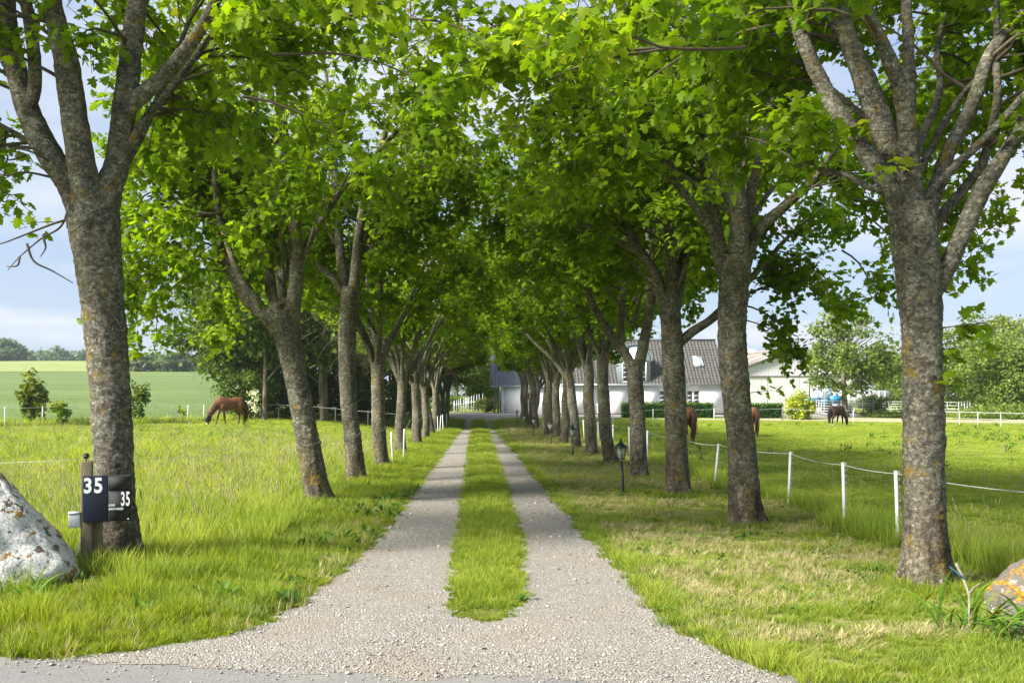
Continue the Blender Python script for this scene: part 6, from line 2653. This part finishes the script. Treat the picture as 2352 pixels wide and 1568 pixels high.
lay('verge_grass', 'green grass verge beside the left wheel track', lush + fine, sample(6.0, 78, dn(210), 2, -3.4, -.8), hv, 'grass', 2, wid)


def hf(x, y):
    m = (x < -1.7) & (y < 10.6) & ~on_drive(x, y) & (y > np.interp(x, rx, edge) + .1)
    gap = np.minimum(tracks_gap(x, y), y - np.interp(x, rx, edge))
    h = .045 + .045 * ss(.1, 1.2, gap) + .15 * ss(.42, .72, fbm(np.stack([x * 1.7, y * 1.7, x * 0], -1), 3))
    return np.where(m, h, 0)


lay('corner_grass', 'lush grass in the left corner by the boulder and the mailbox', lush, sample(6.2, 10.6, dn(190), 3, None, -1.6), hf, 'grass', 3, wid)


# left paddock: tall, then grazed short
def hm(x, y):
    m = (x < -2.45 - .5 * (y < 10.5)) & (y > 9.2)
    edge_f = np.interp(-x / y, [.12, .2, .27, .36, .5, .75], [80, 64, 58, 53, 50, 47])
    m &= y < edge_f
    tall = .22 * (1 - ss(30, 44, y)) + .09
    band = fbm(np.stack([x * .3, y * .3, x * 0], -1), 3)
    h = tall * (.65 + .7 * band)
    h = np.where((x > -3.4) & (y > 14), h * .75, h)
    h = np.where(y > edge_f - 2.2, .45, h)
    return np.where(m, h, 0)


lay('paddock_grass', 'tall meadow grass of the left paddock', mead + lush[:1], sample(9, 80, dn(62), 4, None, -2.3), hm, 'grass', 4, wid)


def hseed(x, y):
    m = (x < -2.6) & (y > 10) & (y < 46) & ~((x > -3.2) & (y < 14))
    return np.where(m & (fbm(np.stack([x * .25, y * .25, x * 0 + 3], -1), 2) > .38), .62 * (1 - .4 * ss(30, 46, y)), 0)


lay('seed_grass', 'thin seeding grass stems over the left paddock', seedt, sample(10, 46, dn(13), 5, None, -2.5), hseed, 'grass', 5, lambda y: np.clip((y / 14.0) ** .6, 1, 3))


# right verge: mown, with dry cuttings
def swath(x, y):
    c, s = math.cos(.12), math.sin(.12)
    return fbm(np.stack([(c * x + s * y) * .55, (-s * x + c * y) * 2.1, x * 0 + 1], -1), 3)


def hr(x, y):
    gap = tracks_gap(x, y)
    m = (x > 1.0) & (x < 5.0 + .25 * np.sin(y * .9)) & ~on_drive(x, y) & (gap > -.05)
    h = .035 + .045 * (1 - ss(.0, .55, gap)) + .03 * (fbm(np.stack([x * 1.5, y * 1.5, x * 0], -1), 2) > .55)
    d = near_trunk(x, y)
    h = h + .07 * (1 - ss(.2, .48, d)) + .03 * (1 - ss(5.9, 7.0, y))
    return np.where(m, h, 0)


lay('mown_grass', 'mown verge grass between right wheel track and fence', fine + finem, sample(5.6, 78, dn(190), 6, 1.0, 5.4), hr, 'grass', 6, wid)
lay('grass_cuttings', 'dry straw-coloured mowings lying on the right verge', dry, sample(6.0, 72, dn(120), 7, 1.5, 5.2),
    lambda x, y: np.where((swath(x, y) > .465) & ~on_drive(x, y) & (tracks_gap(x, y) > .2) & (x < 5.0), .05, 0), 'grass', 7, wid, .3)


# right paddock: tall along the fence, grazed further out
def hp(x, y):
    m = (x > 4.85 + .2 * np.sin(y * .9)) & (y < np.interp(x, [5, 14, 24, 32, 62], [77, 74, 73, 70, 63])) & (y > 5.5)
    tall = .24 * (1 - ss(.1, 1.0, x - 5.0)) * (1 - .5 * ss(20, 40, y)) + .085 + .07 * (1 - ss(9, 14, y))
    band = fbm(np.stack([x * .35, y * .35, x * 0 + 7], -1), 3)
    return np.where(m, tall * (.6 + .8 * band), 0)


lay('paddock_grass', 'bright grazed grass of the right paddock', mead + finem, sample(5.6, 76, dn(62), 8, 4.6, None), hp, 'grass', 8, wid)
lay('seed_grass', 'thin seeding grass stems along the right fence', seedt, sample(6, 30, dn(7), 9, 4.9, None), lambda x, y: np.where((x > 5.0) & (fbm(np.stack([x * .3, y * .3, x * 0 + 5], -1), 2) > .45), .48, 0), 'grass', 9)
lay('weeds', 'dark thistle and nettle tufts in the right paddock', weedt, sample(18, 66, lambda y: .35, 10, 6.0, None), lambda x, y: np.where(fbm(np.stack([x * .16, y * .25, x * 0 + 2], -1), 2) > .54, .28, 0), 'weeds', 10, lambda y: y * 0 + .9)
brd = [leaf_tuft(120 + k, 20, .09, .10, .05, M['weed']) for k in range(2)]
lay('weeds', 'broad-leaved weeds among the entrance grass', brd, sample(6.2, 20, lambda y: 5.0, 21, -5.5, 5.0), lambda x, y: np.where(~on_drive(x, y) & (y > np.interp(x, rx, edge) + .1) & (fbm(np.stack([x * 1.3, y * 1.3, x * 0 + 8], -1), 2) > .5), np.where(x < -1, .14, .05), 0), 'weeds', 22, None, .25)
lay('dry_stalks', 'scattered dead blades among the left entrance grass', dry, sample(6.3, 18, dn(34), 23, None, -1.3), lambda x, y: np.where(~on_drive(x, y) & (y > np.interp(x, rx, edge) + .08) & (fbm(np.stack([x * 1.1, y * 1.9, x * 0 + 11], -1), 2) > .48), .13, 0), 'grass', 24, None, .3)
lay('weeds', 'dark weed tufts in the left paddock', weedt, sample(18, 56, lambda y: .14, 11, None, -4.0), lambda x, y: np.where(fbm(np.stack([x * .2, y * .2, x * 0 + 4], -1), 2) > .52, .35, 0), 'weeds', 11, lambda y: y * 0 + .8)
# long grass round the trunks
rs = RS(77)
pp = []
for t in trunks_xy:
    n = 110 if t[1] < 18 else (60 if t[1] < 36 else 24)
    a = rs.rand(n) * 2 * PI
    r = .23 + .30 * rs.rand(n) ** 1.4
    pp.append(np.stack([t[0] + r * np.cos(a), t[1] + r * np.sin(a)], -1))
pp = np.concatenate(pp)
lay('trunk_grass', 'unmown grass tufts round the foot of each maple', lush, pp, lambda x, y: np.where(x < 0, .19, .115) + 0 * x, 'grass', 12, lambda y: np.clip((y / 14) ** .6, .9, 2.5))

# loose stones
def stone_mesh(seed):
    rs = RS(seed)
    bm_ = [(-1, -1, -1), (1, -1, -1), (1, 1, -1), (-1, 1, -1), (-1, -1, 1), (1, -1, 1), (1, 1, 1), (-1, 1, 1)]
    n, m = 7, 5
    V = []
    for i in range(m):
        ph = -PI / 2 + PI * (i + .5) / m
        for j in range(n):
            th = 2 * PI * j / n
            V.append((math.cos(ph) * math.cos(th), math.cos(ph) * math.sin(th), .62 * math.sin(ph)))
    V = np.array(V) * (.75 + .5 * rs.rand(len(V), 1)) * np.array([1.15, .9, .8])
    g = Geo()
    i = np.arange(m - 1)[:, None] * n
    j = np.arange(n)[None]
    g.add(V, np.stack([i + j, i + (j + 1) % n, i + n + (j + 1) % n, i + n + j], -1).reshape(-1, 4))
    g.lp += [np.arange(n)[::-1], np.arange(n) + (m - 1) * n]
    g.tot += [np.array([n]), np.array([n])]
    me = g.mesh('stone')
    return me


def mat_stone():
    k = NT('loose_stone')
    r = k.n('ShaderNodeObjectInfo').outputs['Random']
    c = k.ramp(r, (0, (.14, .13, .12, 1)), (.25, (.26, .24, .21, 1)), (.6, (.38, .35, .30, 1)), (.9, (.47, .44, .39, 1)), (1, (.56, .54, .50, 1)))
    c = k.mix(.4, c, k.mix(1.0, c, k.ramp(k.noise(k.pos(), 90, 3), (.3, (.6, .6, .6, 1)), (.7, (1.3, 1.3, 1.3, 1))), 'MULTIPLY'))
    return k.surf(k.principled(c, .9, spec=.15))


ms = mat_stone()
stones = []
for s in range(4):
    me = stone_mesh(s)
    me.materials.append(ms)
    stones.append(me)
XY = sample(5.2, 40, dn(1100, 8.0, 2.0), 13, -3.9, 2.9)
x, y = XY[:, 0], XY[:, 1]
rs = RS(15)
ol, il, ir, orr = drive_edges(y)
cl = fbm(np.stack([x * 1.5, y * 1.5, x * 0 + 2], -1), 3)
edgey = np.maximum(1 - ss(0, .35, np.minimum(x - ol, orr - x)), 1 - ss(6.3, 7.6, y))
ok = drive_mask(x, y, .1) & (y > np.interp(x, rx, edge) - .5 * rs.rand(len(x)) ** 3) & (rs.rand(len(x)) < .15 + .8 * ss(.42, .62, cl) * .6 + .5 * edgey)
x, y = x[ok], y[ok]
n = len(x)
sz = (.0032 + .0065 * rs.rand(n) ** 3.5) * (1 + .9 * (rs.rand(n) < .06)) * np.clip(y / 9, 1, 1.8)
scatter('gravel_stones', 'loose pebbles lying on the drive', stones, np.stack([x, y, H(x, y) + .008 + sz * .25], -1), rs.rand(n) * 6.28, rs.randn(n, 2) * .3, np.stack([sz, sz, sz], -1), rs.randint(4, size=n), 'gravel')


# ------------------------------------------------------------------ the air: distant things fade a little
k = NT('haze_air')
pv = k.n('ShaderNodeVolumePrincipled', {'Color': (.78, .87, 1.0, 1), 'Density': .00024, 'Anisotropy': .2})
k.t.links.new(pv.outputs[0], k.out.inputs['Volume'])
g = Geo()
g.box((-2400, -90, -2.0), (2400, 3400, 60))
o = g.obj('haze', k.m, kind='stuff', label='thin bluish summer haze over the whole place', cat='haze')
